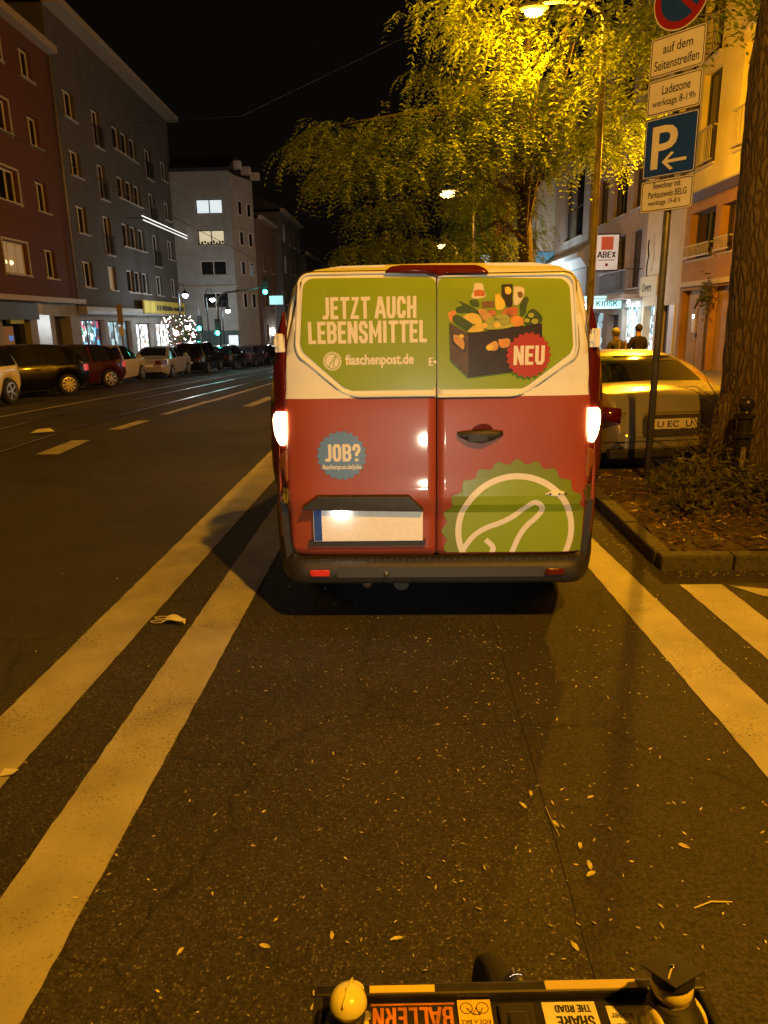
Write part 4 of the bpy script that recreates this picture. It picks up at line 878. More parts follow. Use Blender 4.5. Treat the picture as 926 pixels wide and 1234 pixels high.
facade(C1,18,5.45,15,mt['yellow'],yo,s0=1.35,y0=-.75,depth=.2,name='upper_wall',back=8)
MB().box(1.35,18,-.75,0,5.40,5.449).build('soffit',M('soffit_grey',(.42,.42,.42),.9),C1)
for s,z,w,h in yo: window(C1,s,z,w,h,2,frame=mt['winfr_d'],depth=.18,y0=-.75,rail=(1.0,mt['rail_l']),sill=True)
b=MB(); b.tube([(1.75,-.82,5.5),(1.75,-.82,14)],.05,8); b.build('drain_pipe',mt['pipe'],C1)
# creeper on the garage front
def leaf_cloud(n,fn,size,rnd,asp=.45):
    V=[];Q=[]
    for i in range(n):
        c=Vector(fn(rnd)); d=Vector((rnd.gauss(0,1),rnd.gauss(0,1),rnd.gauss(-.2,.7))).normalized(); u=d.orthogonal().normalized()
        u.rotate(__import__('mathutils').Quaternion(d,rnd.uniform(0,6.28))); l=size*rnd.uniform(.6,1.3); w=l*asp
        k=len(V); V+=[c,c+d*l*.5+u*w*.5,c+d*l,c+d*l*.5-u*w*.5]; Q.append((k,k+1,k+2,k+3))
    return np.array([tuple(v) for v in V]),np.array(Q)
rn=random.Random(11)
def cloud_obj(name,n,fn,size,mat,parent,asp=.45):
    V,Q=leaf_cloud(n,fn,size,rn,asp); return ob(name,np_mesh(name,V,Q,mat),parent)
CR=E('climbing_plant','small bare creeper with a leafy knot on the ochre garage front','plant',(9.7,24.3,0),RRZ)
MB().tube([(.1,-.02,-.1),(.05,-.05,1.2),(.12,-.03,2.3),(-.5,-.04,2.35),(-1.0,-.04,1.95)],.035,6).build('stem',mt['bark'],CR)
cloud_obj('leaves',260,lambda r:(r.gauss(.1,.25),r.gauss(-.12,.06),r.gauss(2.4,.24)),.13,mt['leaf_d'],CR)
# cream strip with lit shop "Overs..." beyond
C2=E('shop_building','narrow cream shop front with a hanging sign beside the yellow house','shop',(9.8,31.3,0),RRZ)
facade(C2,4.15,-1,14.5,mt['cream'],[(.3,-.6,1.3,2.7),(2.0,-.5,1.2,2.6),(.5,5.9,1.3,2.1),(2.2,5.9,1.1,2.1),(.5,10.2,1.3,2.3),(2.2,10.2,1.1,2.3)],s0=0.01,depth=.25)
for s,z,w,h in ((.5,5.9,1.3,2.1),(2.2,5.9,1.1,2.1),(.5,10.2,1.3,2.3),(2.2,10.2,1.1,2.3)): window(C2,s,z,w,h,2,frame=mt['winfr_d'])
MB().box(.3,1.6,.3,.33,-.6,2.1).build('shop_window',mt['disp_k'],C2); MB().box(2.0,3.2,.3,.34,-.5,2.1).build('door',mt['winfr_d'],C2)
sg=MB().box(-.05,2.0,-.12,.0,2.50,3.25).build('shop_sign',M('sign_cream',(.55,.47,.30),.6),C2)
lettering('Overs',1.15,.34,mt['sblack'],sg,(.25,-.128,2.66),bold=.01)
b=MB().tube([(.9,-.2,3.25),(.9,-.2,3.7),(1.05,-.2,4.0),(.9,-.2,4.3),(.95,-.2,4.6)],.03,6); b.build('sign_bracket',mt['rail_d'],C2)
MB().box(3.35,3.9,-.05,0,.2,2.1).build('notice_board',mt['swhite'],C2)
# grey pink house with kiosk
C3=E('apartment_house','grey pink house with a kiosk below and a balcony over it','house',(9.8,40.2,0),RRZ)
yr=lambda ya,yb,z,h:(40.2-yb,z,yb-ya,h)
ops=[yr(31.9,33.5,6.1,2.1),yr(34.4,36.6,6.1,2.1),yr(37.6,39.3,6.1,2.1),yr(31.9,33.5,10.4,2.6),yr(34.4,37.6,10.4,2.6)]
bay=[yr(32.0,33.4,2.9,2.3),yr(34.2,35.4,2.9,2.3)]
shp=[yr(31.6,34.0,-.4,2.5),yr(34.6,36.4,-.6,2.4),yr(37.2,39.4,-.6,2.5)]
facade(C3,8.88,-1,14.5,mt['pink'],ops+bay+shp,s0=0.01,depth=.25)
for o in ops+bay: window(C3,*o,n=2,frame=mt['winfr_d'])
wo=shp[0]; 
f=MB()
for q in range(4): f.box(wo[0]+q*(wo[2]-.05)/3,wo[0]+.05+q*(wo[2]-.05)/3,.2,.26,wo[1],wo[1]+wo[3])
f.box(wo[0],wo[0]+wo[2],.205,.255,1.25,1.31); kw=f.build('shop_window',mt['winfr'],C3); MB().box(wo[0],wo[0]+wo[2],.28,.3,wo[1],wo[1]+wo[3]).build('pane',mt['disp_k'],kw)
MB().box(shp[1][0],shp[1][0]+shp[1][2],.3,.34,-.6,1.8).build('door',M('door_grey',(.10,.09,.10),.6),C3)
MB().box(shp[2][0],shp[2][0]+shp[2][2],.3,.34,-.6,1.9).build('shop_window',mt['disp_c'],C3)
bo_=yr(31.6,35.9,2.55,.0); bb=MB(); bb.box(bo_[0],bo_[0]+4.3,-.7,0,2.45,2.62); o=bb.build('balcony_slab',mt['pink'],C3)
ob('balcony_railing',railing(4.3,1.0,.68,mt['rail_d']).mesh('railing',mt['rail_d']),o,(bo_[0],0,2.62))
MB().box(6.6,8.85,-.9,0,2.40,2.455).build('awning',mt['sill'],C3)
lamp('AREA',(7.7,-.5,2.37),90,(.62,.92,1.0),C3,(1.9,.3),rot=(0,0,0))
for s in (8.2,): MB().ball((s,-.35,2.30),.07,8).build('shop_lamp',mt['bulb_w'],C3)
KS=E('kiosk_sign','glowing turquoise box sign that reads KIOSK over the shop','sign',(9.78,34.2,2.07))
MB().box(-1.65,0,0,.22,0,.56).build('sign_box',mt['kiosk'],KS,bevel=.01); stroke_text('KIOSK',-1.12,.10,-.17,.34,mt['teal'],KS,.006,flatfn,t=.12); MB().box(-1.55,-.05,-.006,-.003,.42,.445).build('print_line',mt['teal'],KS)
b=MB(); b.lathe([(.10,-.004),(.13,-.004),(.13,-.001),(.10,-.001)],(-1.36,0,.26),'y',16); b.tube([(-1.36,-.005,.1),(-1.36,-.005,.26)],.014,6); b.build('print_emblem',mt['abexd'],KS)
AB=E('shop_sign','dark framed hanging sign with a red square that reads ABEX','sign',(9.75,34.9,3.72))
MB().box(-1.12,0,0,.14,0,1.62).build('sign_box',mt['sblack'],AB,bevel=.01); MB().box(-1.06,-.06,-.004,0,.06,1.56).build('sign_face',mt['abex'],AB); MB().box(-.84,-.30,-.008,-.0045,.92,1.48).build('red_square',mt['abexr'],AB)
stroke_text('ABEX',-.98,.58,-.16,.85,mt['sblack'],AB,.0075,flatfn,t=.15); MB().box(-.95,-.2,-.0075,-.0045,.47,.50).build('print_line',mt['sblack'],AB)
b=MB(); b.lathe([(.01,-.008),(.07,-.008),(.07,-.005),(.01,-.005)],(-.56,0,.28),'y',12); b.build('print_emblem',mt['abexd'],AB)
b=MB(); b.box(0,.06,.03,.08,.3,.36); b.box(0,.06,.03,.08,1.2,1.26); b.build('bracket',mt['rail_d'],AB)
# blue grey house with tall window and curved cornice
C4=E('apartment_house','blue grey house with one tall dark window and a pale cornice','house',(9.8,50.4,0),RRZ)
yr=lambda ya,yb,z,h:(50.4-yb,z,yb-ya,h)
ops=[yr(42.6,47.2,6.1,3.5),yr(42.6,47.2,10.4,3.0)]; sh=[yr(41.5,44.5,-.8,3.4),yr(45.5,49,-.8,3.4)]
facade(C4,10.18,-1.2,15,mt['bluegrey'],ops+sh,s0=0.0,depth=.3)
for o in ops: window(C4,*o,n=2,frame=mt['winfr_d'],hbar=.48)
for i,o in enumerate(sh): MB().box(o[0],o[0]+o[2],.3,.33,o[1],o[1]+o[3]).build('shop_window',mt['kiosk'] if i==0 else mt['lit_w'],C4)
b=MB().prism([(0,4.3),(-.25,4.3),(-.55,4.75),(-.75,4.8),(-.75,5.0),(-.55,5.05),(-.2,5.35),(0,5.35)],'x',.05,10.1); b.build('cornice',M('cornice_white',(.62,.64,.64),.7,var=(1,.1)),C4)
b=MB().tube([(9.9,-.1,0),(9.9,-.1,14)],.06,8); b.build('drain_pipe',mt['pipe'],C4)
# pale yellow house that stands further out
C5=E('office_building','pale yellow building with rows of ribbon windows and a blue end wall','building',(8.7,74,0),RRZ)
yr=lambda ya,yb,z,h:(74-yb,z,yb-ya,h); ops=[]
for z,h in ((6.2,1.9),(9.6,2.0),(13,2.0)):
    for i in range(11): ops.append(yr(51+2.05*i,52.7+2.05*i,z,h))
facade(C5,23.3,-2,16,mt['wfac'],ops,s0=0,depth=.2,back=8)
for o in ops: window(C5,*o,n=1,frame=mt['winfr'])
EW=MB(); EW.box(23.31,23.5,-.0,1.3,3.2,5.9); EW.build('end_panel',M('panel_blue',(.16,.42,.60),.6),C5)
o=MB().box(23.52,23.6,.25,.95,3.6,4.2).build('end_sign',mt['swhite'],C5)
BS=MB().box(0,.9,0,.3,0,2.6).build('shop_sign',mt['lit_w'],None,loc=(7.6,76,5.2)); tag(BS,'bright white lit sign box beyond the tree at the end of the right row','sign')
far=E('town_house','dark town house at the far end of the right row','house',(9.4,120,0),RRZ)
ops=[(2+5*i,z,1.4,1.6) for i in range(8) for z in (2.2,5.4,8.6)]
facade(far,43,-3,12,mt['brown'],ops,s0=0)
for q,o in enumerate(ops): window(far,*o,n=2,pane=mt['lit_y'] if q in (4,13) else None)
# ---------------------------------------------------------------- street lamps
def street_lamp(label,x,y,ztop,arm,energy,group='street lamps along the right side of the road',base=None,col=SODIUM,bulb=None):
    """post at x, y with an arm reaching to arm = (dx, dy); the head hangs at ztop"""
    o=E('street_lamp',label,'street lamp',(x,y,zg(y)),0,group); g=zg(y); zt=ztop-g; ax,ay=arm
    pts=[(0,0,0),(0,0,1.0)]; b=MB().tube([(0,0,-.2),(0,0,1.1),(0,0,1.18)],[.085,.085,.06],12); b.tube([(0,0,1.15),(0,0,zt-.35)],[.058,.045],12)
    arm_pts=[(ax*(1-cos(t*pi/2)),ay*(1-cos(t*pi/2)),zt-.35+.5*sin(t*pi/2)) for t in [i/8 for i in range(9)]]
    b.tube(arm_pts,.036,8); b.build('post',mt['lpole'],o,smooth='auto')
    hd=MB(); d=Vector((ax,ay,0)).normalized() if (ax or ay) else Vector((0,-1,0))
    c=Vector((ax,ay,zt+.12)); hd.ball((c.x,c.y,c.z),(.12,.24,.07) if abs(ay)>abs(ax) else (.24,.12,.07),14); hd.build('lamp_head',mt['lpole'],o,smooth=True)
    k_=1.5 if y>20 else .7 if y>8 and x<4 else 1.; l=MB().ball((c.x,c.y,c.z-.10*k_),(.13*k_,.20*k_,.07*k_) if abs(ay)>abs(ax) else (.20*k_,.13*k_,.09*k_),14).build('lens',bulb or mt['bulb_s'],o,smooth=True)
    lamp('POINT',(c.x,c.y,c.z-.30),energy,col,o,.10); return o
street_lamp('street lamp behind the camera that lights the rear of the van',3.9,-1.6,6.8,(-1.6,.4),2650)
street_lamp('nearest visible lamp, a tall post beside the sign with its head in the tree crown',2.94,12,6.17,(-.94,.6),1150)
street_lamp('added street lamp on the right pavement hidden behind the parking signs',5.86,17.4,5.7,(0,-.15),3600)  # extra lamp, put in to light the yellow house front
street_lamp('added street lamp on the left kerb just outside the picture',-12.0,12.5,7.2,(2.0,0),380,group='added lamps along the left kerb')  # unseen lamp added to brighten the left parked cars and road
street_lamp('middle one of the visible sodium lamps, seen through the tree above the van',2.9,32,6.7,(-1.1,0),900)
street_lamp('farthest visible sodium lamp, just above the roof of the van',3.7,53,6.6,(-1.1,0),900)
def white_lamp(label,x,y,z,e=160):
    o=E('hanging_lamp',label,'street lamp',(x,y,zl(y)),0,'white lamps on the left pavement'); g=zl(y)
    b=MB().tube([(0,0,-.2),(0,0,z-g+.55)],[.06,.045],8); b.tube([(0,0,z-g+.5),(.12,0,z-g+.75),(.34,0,z-g+.72),(.4,0,z-g+.35)],.022,6); b.build('post',mt['housing'],o)
    MB().lathe([(.02,.38),(.10,.30),(.26,.16),(.26,.14)],(.4,0,z-g),'z',14).build('lamp_shade',mt['housing'],o)
    MB().ball((.4,0,z-g+.08),(.17,.17,.15),12).build('globe',mt['bulb_w'],o,smooth=True); lamp('POINT',(.4,0,z-g-.25),e,COOL,o,.1)
white_lamp('white hanging lamp at the far end of the grey house',-13.6,45,3.3,150); white_lamp('white hanging lamp in front of the corner house window',-13.0,49,3.15,70); white_lamp('white lamp low above the green signal',-12.5,51,2.45,50)
o=E('hanging_lamp','added white lamp on the right pavement in front of the blue grey house','street lamp',(8.2,45.5,zr(45.5)))  # added to throw cool light on the right facades and cornice
MB().tube([(0,0,-.2),(0,0,4.3),(-.2,0,4.6),(-.5,0,4.55)],.045,8).build('post',mt['housing'],o); MB().ball((-.5,0,4.35),(.2,.2,.16),12).build('globe',mt['bulb_w'],o,smooth=True); lamp('POINT',(-.5,0,4.1),700,(.75,.9,1.),o,.12)
o=E('hanging_lamp','added white lamp on the right pavement near the kiosk','street lamp',(7.3,30.5,zr(30.5)))  # fill lamp added for neutral light on the walls round the kiosk
MB().tube([(0,0,-.2),(0,0,2.0)],.045,8).build('post',mt['housing'],o); MB().ball((0,0,2.1),(.16,.16,.22),12).build('globe',mt['bulb_w'],o,smooth=True); lamp('POINT',(0,0,2.5),150,(.85,.92,1.),o,.12)
white_lamp('white lamp by the fairy lights',-14.0,46.5,1.45,50)
for i,(x,y,z) in enumerate(((-10.95,60,1.0),(-10.6,62,1.1),(-10.2,74,1.2))):
    o=E('shop_lamp',['white wall lamp on the brown town house','second white wall lamp on the brown town house','white wall lamp on the dark town house'][i],'lamp',(x,y,z),0,'white wall lamps far down the left row')
    MB().ball((.25,0,0),(.20,.20,.30),10).build('globe',mt['bulb_w'],o,smooth=True); MB().box(-.05,.25,-.03,.03,.28,.33).build('bracket',mt['housing'],o)
# ---------------------------------------------------------------- traffic lights
def signal(parent,x,y,z,sz=.3,glow=True):
    MB().box(x-.17,x+.17,y,y+.22,z-.5,z+.5).build('signal_head',mt['housing'],parent,bevel=.03)
    for k,m_ in ((.32,'dark_l'),(0,'dark_l'),(-.32,'green_l')): MB().lathe([(.02,-.03),(.125,-.02),(.135,0),(.02,0)],(x,y,z+k),'y',14).build('signal_lens',mt[m_],parent)
    MB().lathe([(.15,-.16),(.15,0),(.155,0),(.155,-.16)],(x,y,z-.32),'y',12,cap=False).build('visor',mt['housing'],parent)
T1=E('traffic_light','traffic light on a long mast arm showing green above the road','traffic light',(-11.3,45,zl(45)),0,'traffic lights at the junction')
g=zl(45); b=MB().tube([(0,0,-.2),(0,0,2.9-g),(.15,0,3.25-g),(.5,0,3.48-g),(3.05,0,3.78-g)],[.09,.08,.07,.06,.045],8); b.build('mast',mt['post'],T1,smooth=True)
signal(T1,3.0,-.2,3.80-g); signal(T1,-.02,-.25,1.48-g); 
MB().box(3.2,4.0,-.06,0,2.75-g,3.25-g).build('lit_sign',mt['kiosk'],T1); MB().tube([(3.55,0,0),(3.55,0,2.75-g)],.04,6).build('sign_post',mt['post'],T1)
lamp('POINT',(3.0,-.55,3.48-g),24,(.05,.9,.65),T1,.1); lamp('POINT',(-.02,-.6,1.16-g),24,(.05,.9,.65),T1,.1)
T2=E('traffic_light','small green signal on a short post by the corner house','traffic light',(-12.7,46,zl(46)),0,'traffic lights at the junction')
MB().tube([(0,0,-.2),(0,0,2.6-zl(46))],.05,8).build('mast',mt['post'],T2); signal(T2,0,-.2,1.75-zl(46))
lamp('POINT',(0,-.5,1.43-zl(46)),10,(.05,.9,.65),T2,.1)
ST_=E('stop_sign_post','thin post with narrow signs in front of the lit shops','sign',(-11.9,31,zl(31)))
MB().tube([(0,0,-.1),(0,0,2.9)],.035,8).build('post',mt['post'],ST_); MB().box(-.12,.12,-.05,-.035,2.2,3.0).build('sign_plate',M('sign_pinkish',(.30,.27,.28),.5),ST_); MB().box(-.10,.10,-.05,-.036,1.75,2.12).build('sign_plate',mt['swhite'],ST_)
# overhead wires
b=MB().tube([(-16.0,46.5,13.2),(-7,34.5,10.4),(2.94,12,6.9)],.012,5); tag(b.build('span_wire',mt['wire']),'thin span wire crossing the night sky from the grey house to the lamp post','wire')
b=MB().tube([(-6.55,8,4.95),(-6.55,30,4.5),(-6.55,60,3.7),(-6.55,110,3.3)],.010,5); tag(b.build('contact_wire',mt['wire']),'tram contact wire running above the rails','wire')

# ---------------------------------------------------------------- trees
def trunk_mesh(path,rad,n=40,rings=60,amp=.035,seed=1):
    P=[Vector(p) for p in path]; V=[];Q=[]; r0=np.random.default_rng(seed); ph=r0.uniform(0,6.28,12)
    for i in range(rings):
        t=i/(rings-1)*(len(P)-1); k=min(int(t),len(P)-2); f=t-k; c=P[k].lerp(P[k+1],f); rr=rad[k]*(1-f)+rad[k+1]*f; z=c.z
        for j in range(n):
            a=2*pi*j/n
            ridge=abs(sin(a*7+1.3*sin(z*2.2+ph[0])+ph[1]))*.6+abs(sin(a*13+1.7*sin(z*3.1+ph[2])+z*.8))*.5+.35*sin(z*17+a*5+3*sin(a*3))
            q=rr*(1+amp*4*(ridge-.55)*.35); V.append((c.x+q*cos(a),c.y+q*sin(a),c.z))
    for i in range(rings-1):
        for j in range(n): Q.append((i*n+j,i*n+(j+1)%n,(i+1)*n+(j+1)%n,(i+1)*n+j))
    return np.array(V),np.array(Q)
def fronds(pads,per,L=.58,npair=9,leaf=.125,lw=.040,seed=3,droop=1.0):
    """pinnate leaves: every pad is (centre, radius, thickness); each frond is a drooping rachis with paired leaflets"""
    g=np.random.default_rng(seed); C=[];
    for (c,r,th) in pads:
        m=int(per*r*r); a=g.uniform(0,2*pi,m); q=r*np.sqrt(g.uniform(0,1,m)); dz=g.normal(0,th,m)-.35*(q/r)**2*r*.6
        p=np.stack([c[0]+q*np.cos(a)+g.normal(0,.06,m),c[1]+q*np.sin(a)+g.normal(0,.06,m),c[2]+dz],1); C.append(np.concatenate([p,np.stack([np.cos(a),np.sin(a)],1)],1))
    C=np.concatenate(C); n=len(C); pos=C[:,:3]; az=np.arctan2(C[:,4],C[:,3])+g.normal(0,.9,n); el=g.normal(-.1,.35,n); ln=L*g.uniform(.6,1.25,n)
    d0=np.stack([np.cos(az)*np.cos(el),np.sin(az)*np.cos(el),np.sin(el)],1); side=np.stack([-np.sin(az),np.cos(az),np.zeros(n)],1)
    V=[];
    for k in range(npair):
        t=(k+.6)/npair
        ctr=pos+d0*(ln*t)[:,None]*(1-.25*t); ctr=ctr+np.array([0,0,-1.])*(droop*.75*ln*t*t)[:,None]
        s=leaf*(1-.35*abs(t-.45)*2)
        for sg in (-1,1):
            dirv=side*sg*.85+d0*.45+np.array([0,0,-.30])+g.normal(0,.14,(n,3)); dirv/=np.linalg.norm(dirv,axis=1)[:,None]
            w=np.cross(dirv,np.array([0,0,1.])+g.normal(0,.25,(n,3))); w/=np.linalg.norm(w,axis=1)[:,None]+1e-6
            a=ctr; b_=ctr+dirv*s*.5+w*lw*.5; c=ctr+dirv*s; e=ctr+dirv*s*.5-w*lw*.5
            V.append(np.stack([a,b_,c,e],1))
    V=np.concatenate(V,0).reshape(-1,3); Q=np.arange(len(V)).reshape(-1,4); return V,Q
def tree(label,base,path,rad,limbs,pads,per,leaf=.125,L=.58,seed=3,group='trees on the planted strip at the right',n=24,mat=None):
    o=E('street_tree',label,'tree',base,0,group)
    B=Vector(base)
    V,Q=trunk_mesh([Vector(p)-B for p in path],rad,n=n,seed=seed); ob('trunk',np_mesh('trunk',V,Q,mt['bark'],True),o)
    b=MB()
    for lp,r0,r1 in limbs:
        k=len(lp); b.tube([Vector(p)-B for p in lp],[r0+(r1-r0)*i/(k-1) for i in range(k)],7)
    if limbs: b.build('limbs',mt['bark'],o,smooth=True)
    V,Q=fronds([((c[0]-B.x,c[1]-B.y,c[2]-B.z),r,th) for c,r,th in pads],per,L=L,leaf=leaf,seed=seed)
    c=ob('crown',np_mesh('crown',V,Q,mat or mt['leaf']),o); return o
rt=random.Random(21)
PAD=[(1.21,16.00,7.18),(0.78,17.00,6.85),(3.81,14.60,6.50),(1.65,15.50,6.63),(1.69,14.40,5.88),(2.24,14.20,5.86),(3.17,14.80,5.69),(1.12,14.60,5.61),(0.61,15.00,5.59),(1.87,14.50,5.13),(2.56,14.60,5.14),(3.33,15.00,5.10),(4.08,15.50,5.53),(-0.09,15.00,5.37),(-0.53,15.00,5.05),(-1.05,15.00,4.75),(-1.27,16.50,5.68),(-1.80,17.00,5.40),(-1.48,16.50,4.73),(-0.74,15.00,4.38),(-0.10,15.00,4.65),(0.59,14.60,4.77),(1.28,14.60,4.54),(2.10,15.00,4.75),(4.29,16.00,5.20),(-0.61,15.50,3.92),(0.05,15.20,4.05),(1.44,15.40,4.10),(1.46,16.40,3.43),(0.05,16.00,3.37),(-0.56,16.00,3.35),(-0.93,16.40,3.23),(1.20,14.60,5.17),(2.04,14.80,5.61),(0.30,15.00,5.15),(-0.26,15.60,5.00),(4.59,16.00,5.72),(3.57,16.00,4.92)]
pads=[]
for x,y,z in PAD:
    c=(x+rt.uniform(-.14,.14),y,z+rt.uniform(-.1,.1)); pads.append((c,rt.uniform(.45,.75),.07))
for q in range(16): # the upper crown, above the frame
    pads.append(((rt.uniform(-.5,5),rt.uniform(14.5,18.5),rt.uniform(9.2,11.0)),rt.uniform(.7,1.2),.15))
tb=(2.9,17.0,zg(17)+.1); limbs=[]
for (c,r,th) in pads[::2]:
    s=Vector((2.6,16.8,3.2+rt.uniform(0,3.2))); e=Vector(c); m=s.lerp(e,.5)+Vector((0,0,.35)); limbs.append(([s,m,e],.07,.012))
tree('tree lit yellow by the street lamp, its crown above the van',tb,[(2.9,17,zg(17)-.1),(2.8,17,1.6),(2.65,16.9,3.4),(2.4,16.7,5.6),(2.2,16.5,8.4)],[.2,.17,.15,.11,.05],limbs,pads,165,seed=5)
# nearer crown hanging into the top of the frame
P2=[(1.12,11.20,5.98),(2.45,11.40,5.68),(2.56,11.00,5.92),(1.90,11.00,6.22),(0.90,12.00,6.45),(0.51,12.50,6.52),(2.98,10.50,5.44),(3.11,10.00,5.56),(3.19,11.50,5.34),(3.34,8.80,5.05),(3.62,10.00,5.33),(3.04,12.00,5.18),(1.55,13.40,6.46),(2.80,13.50,5.92),(2.52,9.60,5.42),(1.54,12.00,5.77),(2.22,11.80,5.62)]
pads2=[((a,b_,y),rt.uniform(.45,.65),.16) for a,b_,y in P2]
for q in range(22): pads2.append(((rt.uniform(.5,6),rt.uniform(5.5,11),rt.uniform(6.9,9)),rt.uniform(.6,1.0),.15))
for q in range(8): pads2.append(((rt.uniform(3.5,7),rt.uniform(4,8),rt.uniform(5.6,8)),rt.uniform(.6,.9),.15))
tp=[(3.52,7.42,-.05),(3.46,7.4,.5),(3.42,7.4,1.6),(3.40,7.4,2.8),(3.38,7.4,3.9),(3.48,7.4,5.2),(3.5,7.5,7.2)]
limbs=[]
for (c,r,th) in pads2[::2]:
    s=Vector((3.48,7.4,5.0+rt.uniform(0,1.6))); e=Vector(c); m=s.lerp(e,.5)+Vector((0,0,.5)); limbs.append(([s,m,e],.06,.01))
tree('thick trunked tree standing behind the bollard and sign post',(3.5,7.4,0),tp,[.285,.262,.25,.245,.24,.22,.12],limbs,pads2,95,seed=8,n=72)
# farther trees down the planted strip
for i,(x,y) in enumerate(((3.0,25),(3.6,41))):
    pd=[((x+rt.gauss(0,.75),y+rt.gauss(0,1.2),rt.uniform(3.6,8.5)),rt.uniform(.7,1.1),.2) for q in range(22)]
    tree(['tree behind the lit one, half hidden by its crown','farthest tree of the planted strip, near the far lamps'][i],(x,y,zg(y)),[(x,y,zg(y)-.1),(x,y,3),(x,y,7)],[.2,.15,.05],[([Vector((x,y,3.2)),Vector(p[0])],.06,.012) for p in pd[::2]],pd,120,leaf=.11,L=.48,seed=12+i)
# ---------------------------------------------------------------- planting bed
for i,(x,y,r_,h,n_,lab) in enumerate(((2.62,6.55,.42,.36,520,'low leafy shrub round the foot of the sign post'),(3.05,5.95,.5,.38,640,'low leafy shrub in front of the tree, middle of the bed'),(3.6,6.35,.5,.42,620,'leafy shrub at the foot of the bollard'),(4.35,6.4,.5,.45,560,'leafy shrub at the right end of the bed'),(2.35,5.9,.28,.22,220,'small shrub nearest the kerb corner'),(3.0,7.0,.35,.62,300,'taller shrub with bare twigs before the parked coupe'))):
    o=E('shrub',lab,'shrub',(x,y,soil_z(x,y)),0,'shrubs in the planting bed')
    st=MB()
    for q in range(16):
        a=rt.uniform(0,6.28); e=(r_*cos(a)*rt.uniform(.3,1),r_*sin(a)*rt.uniform(.3,1),h*rt.uniform(.5,1.25)); st.tube([(e[0]*.2,e[1]*.2,-.02),(e[0]*.6,e[1]*.6,e[2]*.75),e],[.008,.006,.003],5)
    st.build('stems',mt['bark'],o)
    cloud_obj('leaves',n_,lambda r,r_=r_,h=h:(lambda a,q:(q*cos(a),q*sin(a),h*(1-.55*(q/r_)**2)*r.uniform(.25,1.05)))(r.uniform(0,6.28),r_*math.sqrt(r.uniform(0,1))),.085,mt['leaf_d'],o,.30)
TW=E('stump','dark leaning stump with twigs between the sign post and the bollard','stump',(2.92,6.95,.12))
V,Q=trunk_mesh([(0,0,-.1),(.03,0,.35),(.09,0,.78),(.13,0,.90)],[.075,.065,.075,.05],n=24,rings=24,seed=4); ob('trunk',np_mesh('trunk',V,Q,mt['bark'],True),TW)
b=MB()
for q in range(16):
    a=rt.uniform(0,6.28); z=rt.uniform(.2,.85); b.tube([(.05,0,z),(.2*cos(a),.12*sin(a),z+.15),(.42*cos(a),.2*sin(a),z+rt.uniform(.0,.28))],[.006,.004,.002],4)
b.build('twigs',mt['bark'],TW)
# litter on the bed and the road
def flat_leaves(pts,size,mat,name,asp=.38):
    V=[];Q=[]
    for x,y,z in pts:
        a=rt.uniform(0,6.28); l=size*rt.uniform(.5,1.4); w=l*asp; u=Vector((cos(a),sin(a),rt.uniform(-.1,.25))); v=Vector((-sin(a),cos(a),rt.uniform(-.3,.3))); c=Vector((x,y,z+.004)); k=len(V)
        V+=[c-u*l*.5,c+v*w*.5+Vector((0,0,.15*w)),c+u*l*.5+Vector((0,0,.12*l)),c-v*w*.5+Vector((0,0,.15*w))]; Q.append((k,k+1,k+2,k+3))
    return np_mesh(name,np.array([tuple(v) for v in V]),np.array(Q),mat)
pts=[(lambda x,y:(x,y,soil_z(x,y)))(rt.uniform(1.92,6.1),rt.uniform(4.99,7.7)) for _ in range(2600)]
o=ob('leaf_litter',flat_leaves(pts,.06,mt['leaf_b'],'leaf_litter',.45)); o['kind']='stuff'
pts=[(lambda x,y:(x,y,soil_z(x,y)))(rt.uniform(1.92,6.1),rt.uniform(4.99,7.7)) for _ in range(700)]
o=ob('leaf_litter',flat_leaves(pts,.045,mt['leaf_y'],'leaf_litter')); o['kind']='stuff'
pts=[]
for _ in range(1050):
    y=3.9-2.9*rt.random()**1.3 if rt.random()<.6 else rt.uniform(1.0,10); x=rt.gauss(.35,.8) if y<4.1 else rt.uniform(-1.9,1.8)
    pts.append((x,y,zg(y)+.009))
for _ in range(220): pts.append((1.74-abs(rt.gauss(0,.08)),rt.uniform(4.8,7.5),.009))
for _ in range(330): pts.append((rt.uniform(1.8,4.5),4.83-abs(rt.gauss(0,.06)),.009))
for _ in range(90): pts.append((rt.uniform(-4.5,-1.3),rt.uniform(2,9),.009))
for _ in range(110): pts.append((rt.uniform(.5,3),rt.uniform(2,5),.009))
o=ob('fallen_leaves',flat_leaves(pts,.0165,mt['leaf_y'],'fallen_leaves',.36)); o['kind']='stuff'
ml=MB(); q=[(-.5,0),(-.28,.17),(.05,.2),(.35,.12),(.5,0),(.35,-.12),(.05,-.2),(-.28,-.17)]; ml.add([(x,y,.06*abs(y)*4+.05*x*x) for x,y in q]+[(x*.9,0,-.02) for x in (-.5,0,.5)],[(0,1,2,9,8),(2,3,4,10,9),(4,5,6,9,10),(6,7,0,8,9)])
lm=ml.mesh('fallen_leaf',mt['leaf_y'])
for i,(x,y) in enumerate(((.58,2.10),(.59,2.01),(.585,1.97),(.46,2.38),(.52,2.21),(.30,1.57),(.47,1.69),(-.23,1.72),(-.04,1.71),(-.25,1.5),(-.66,1.66),(-.42,1.68),(.93,2.10),(.68,2.36),(.42,2.31))):
    o=ob('fallen_leaf',lm,None,(x,y,.010),(rt.uniform(-.2,.2),rt.uniform(-.2,.2),rt.uniform(0,6.28))); s=rt.uniform(.028,.045); o.scale=(s,s,s); tag(o,'small yellow leaf lying loose on the asphalt ahead of the cargo bike','leaf','loose yellow leaves on the asphalt')
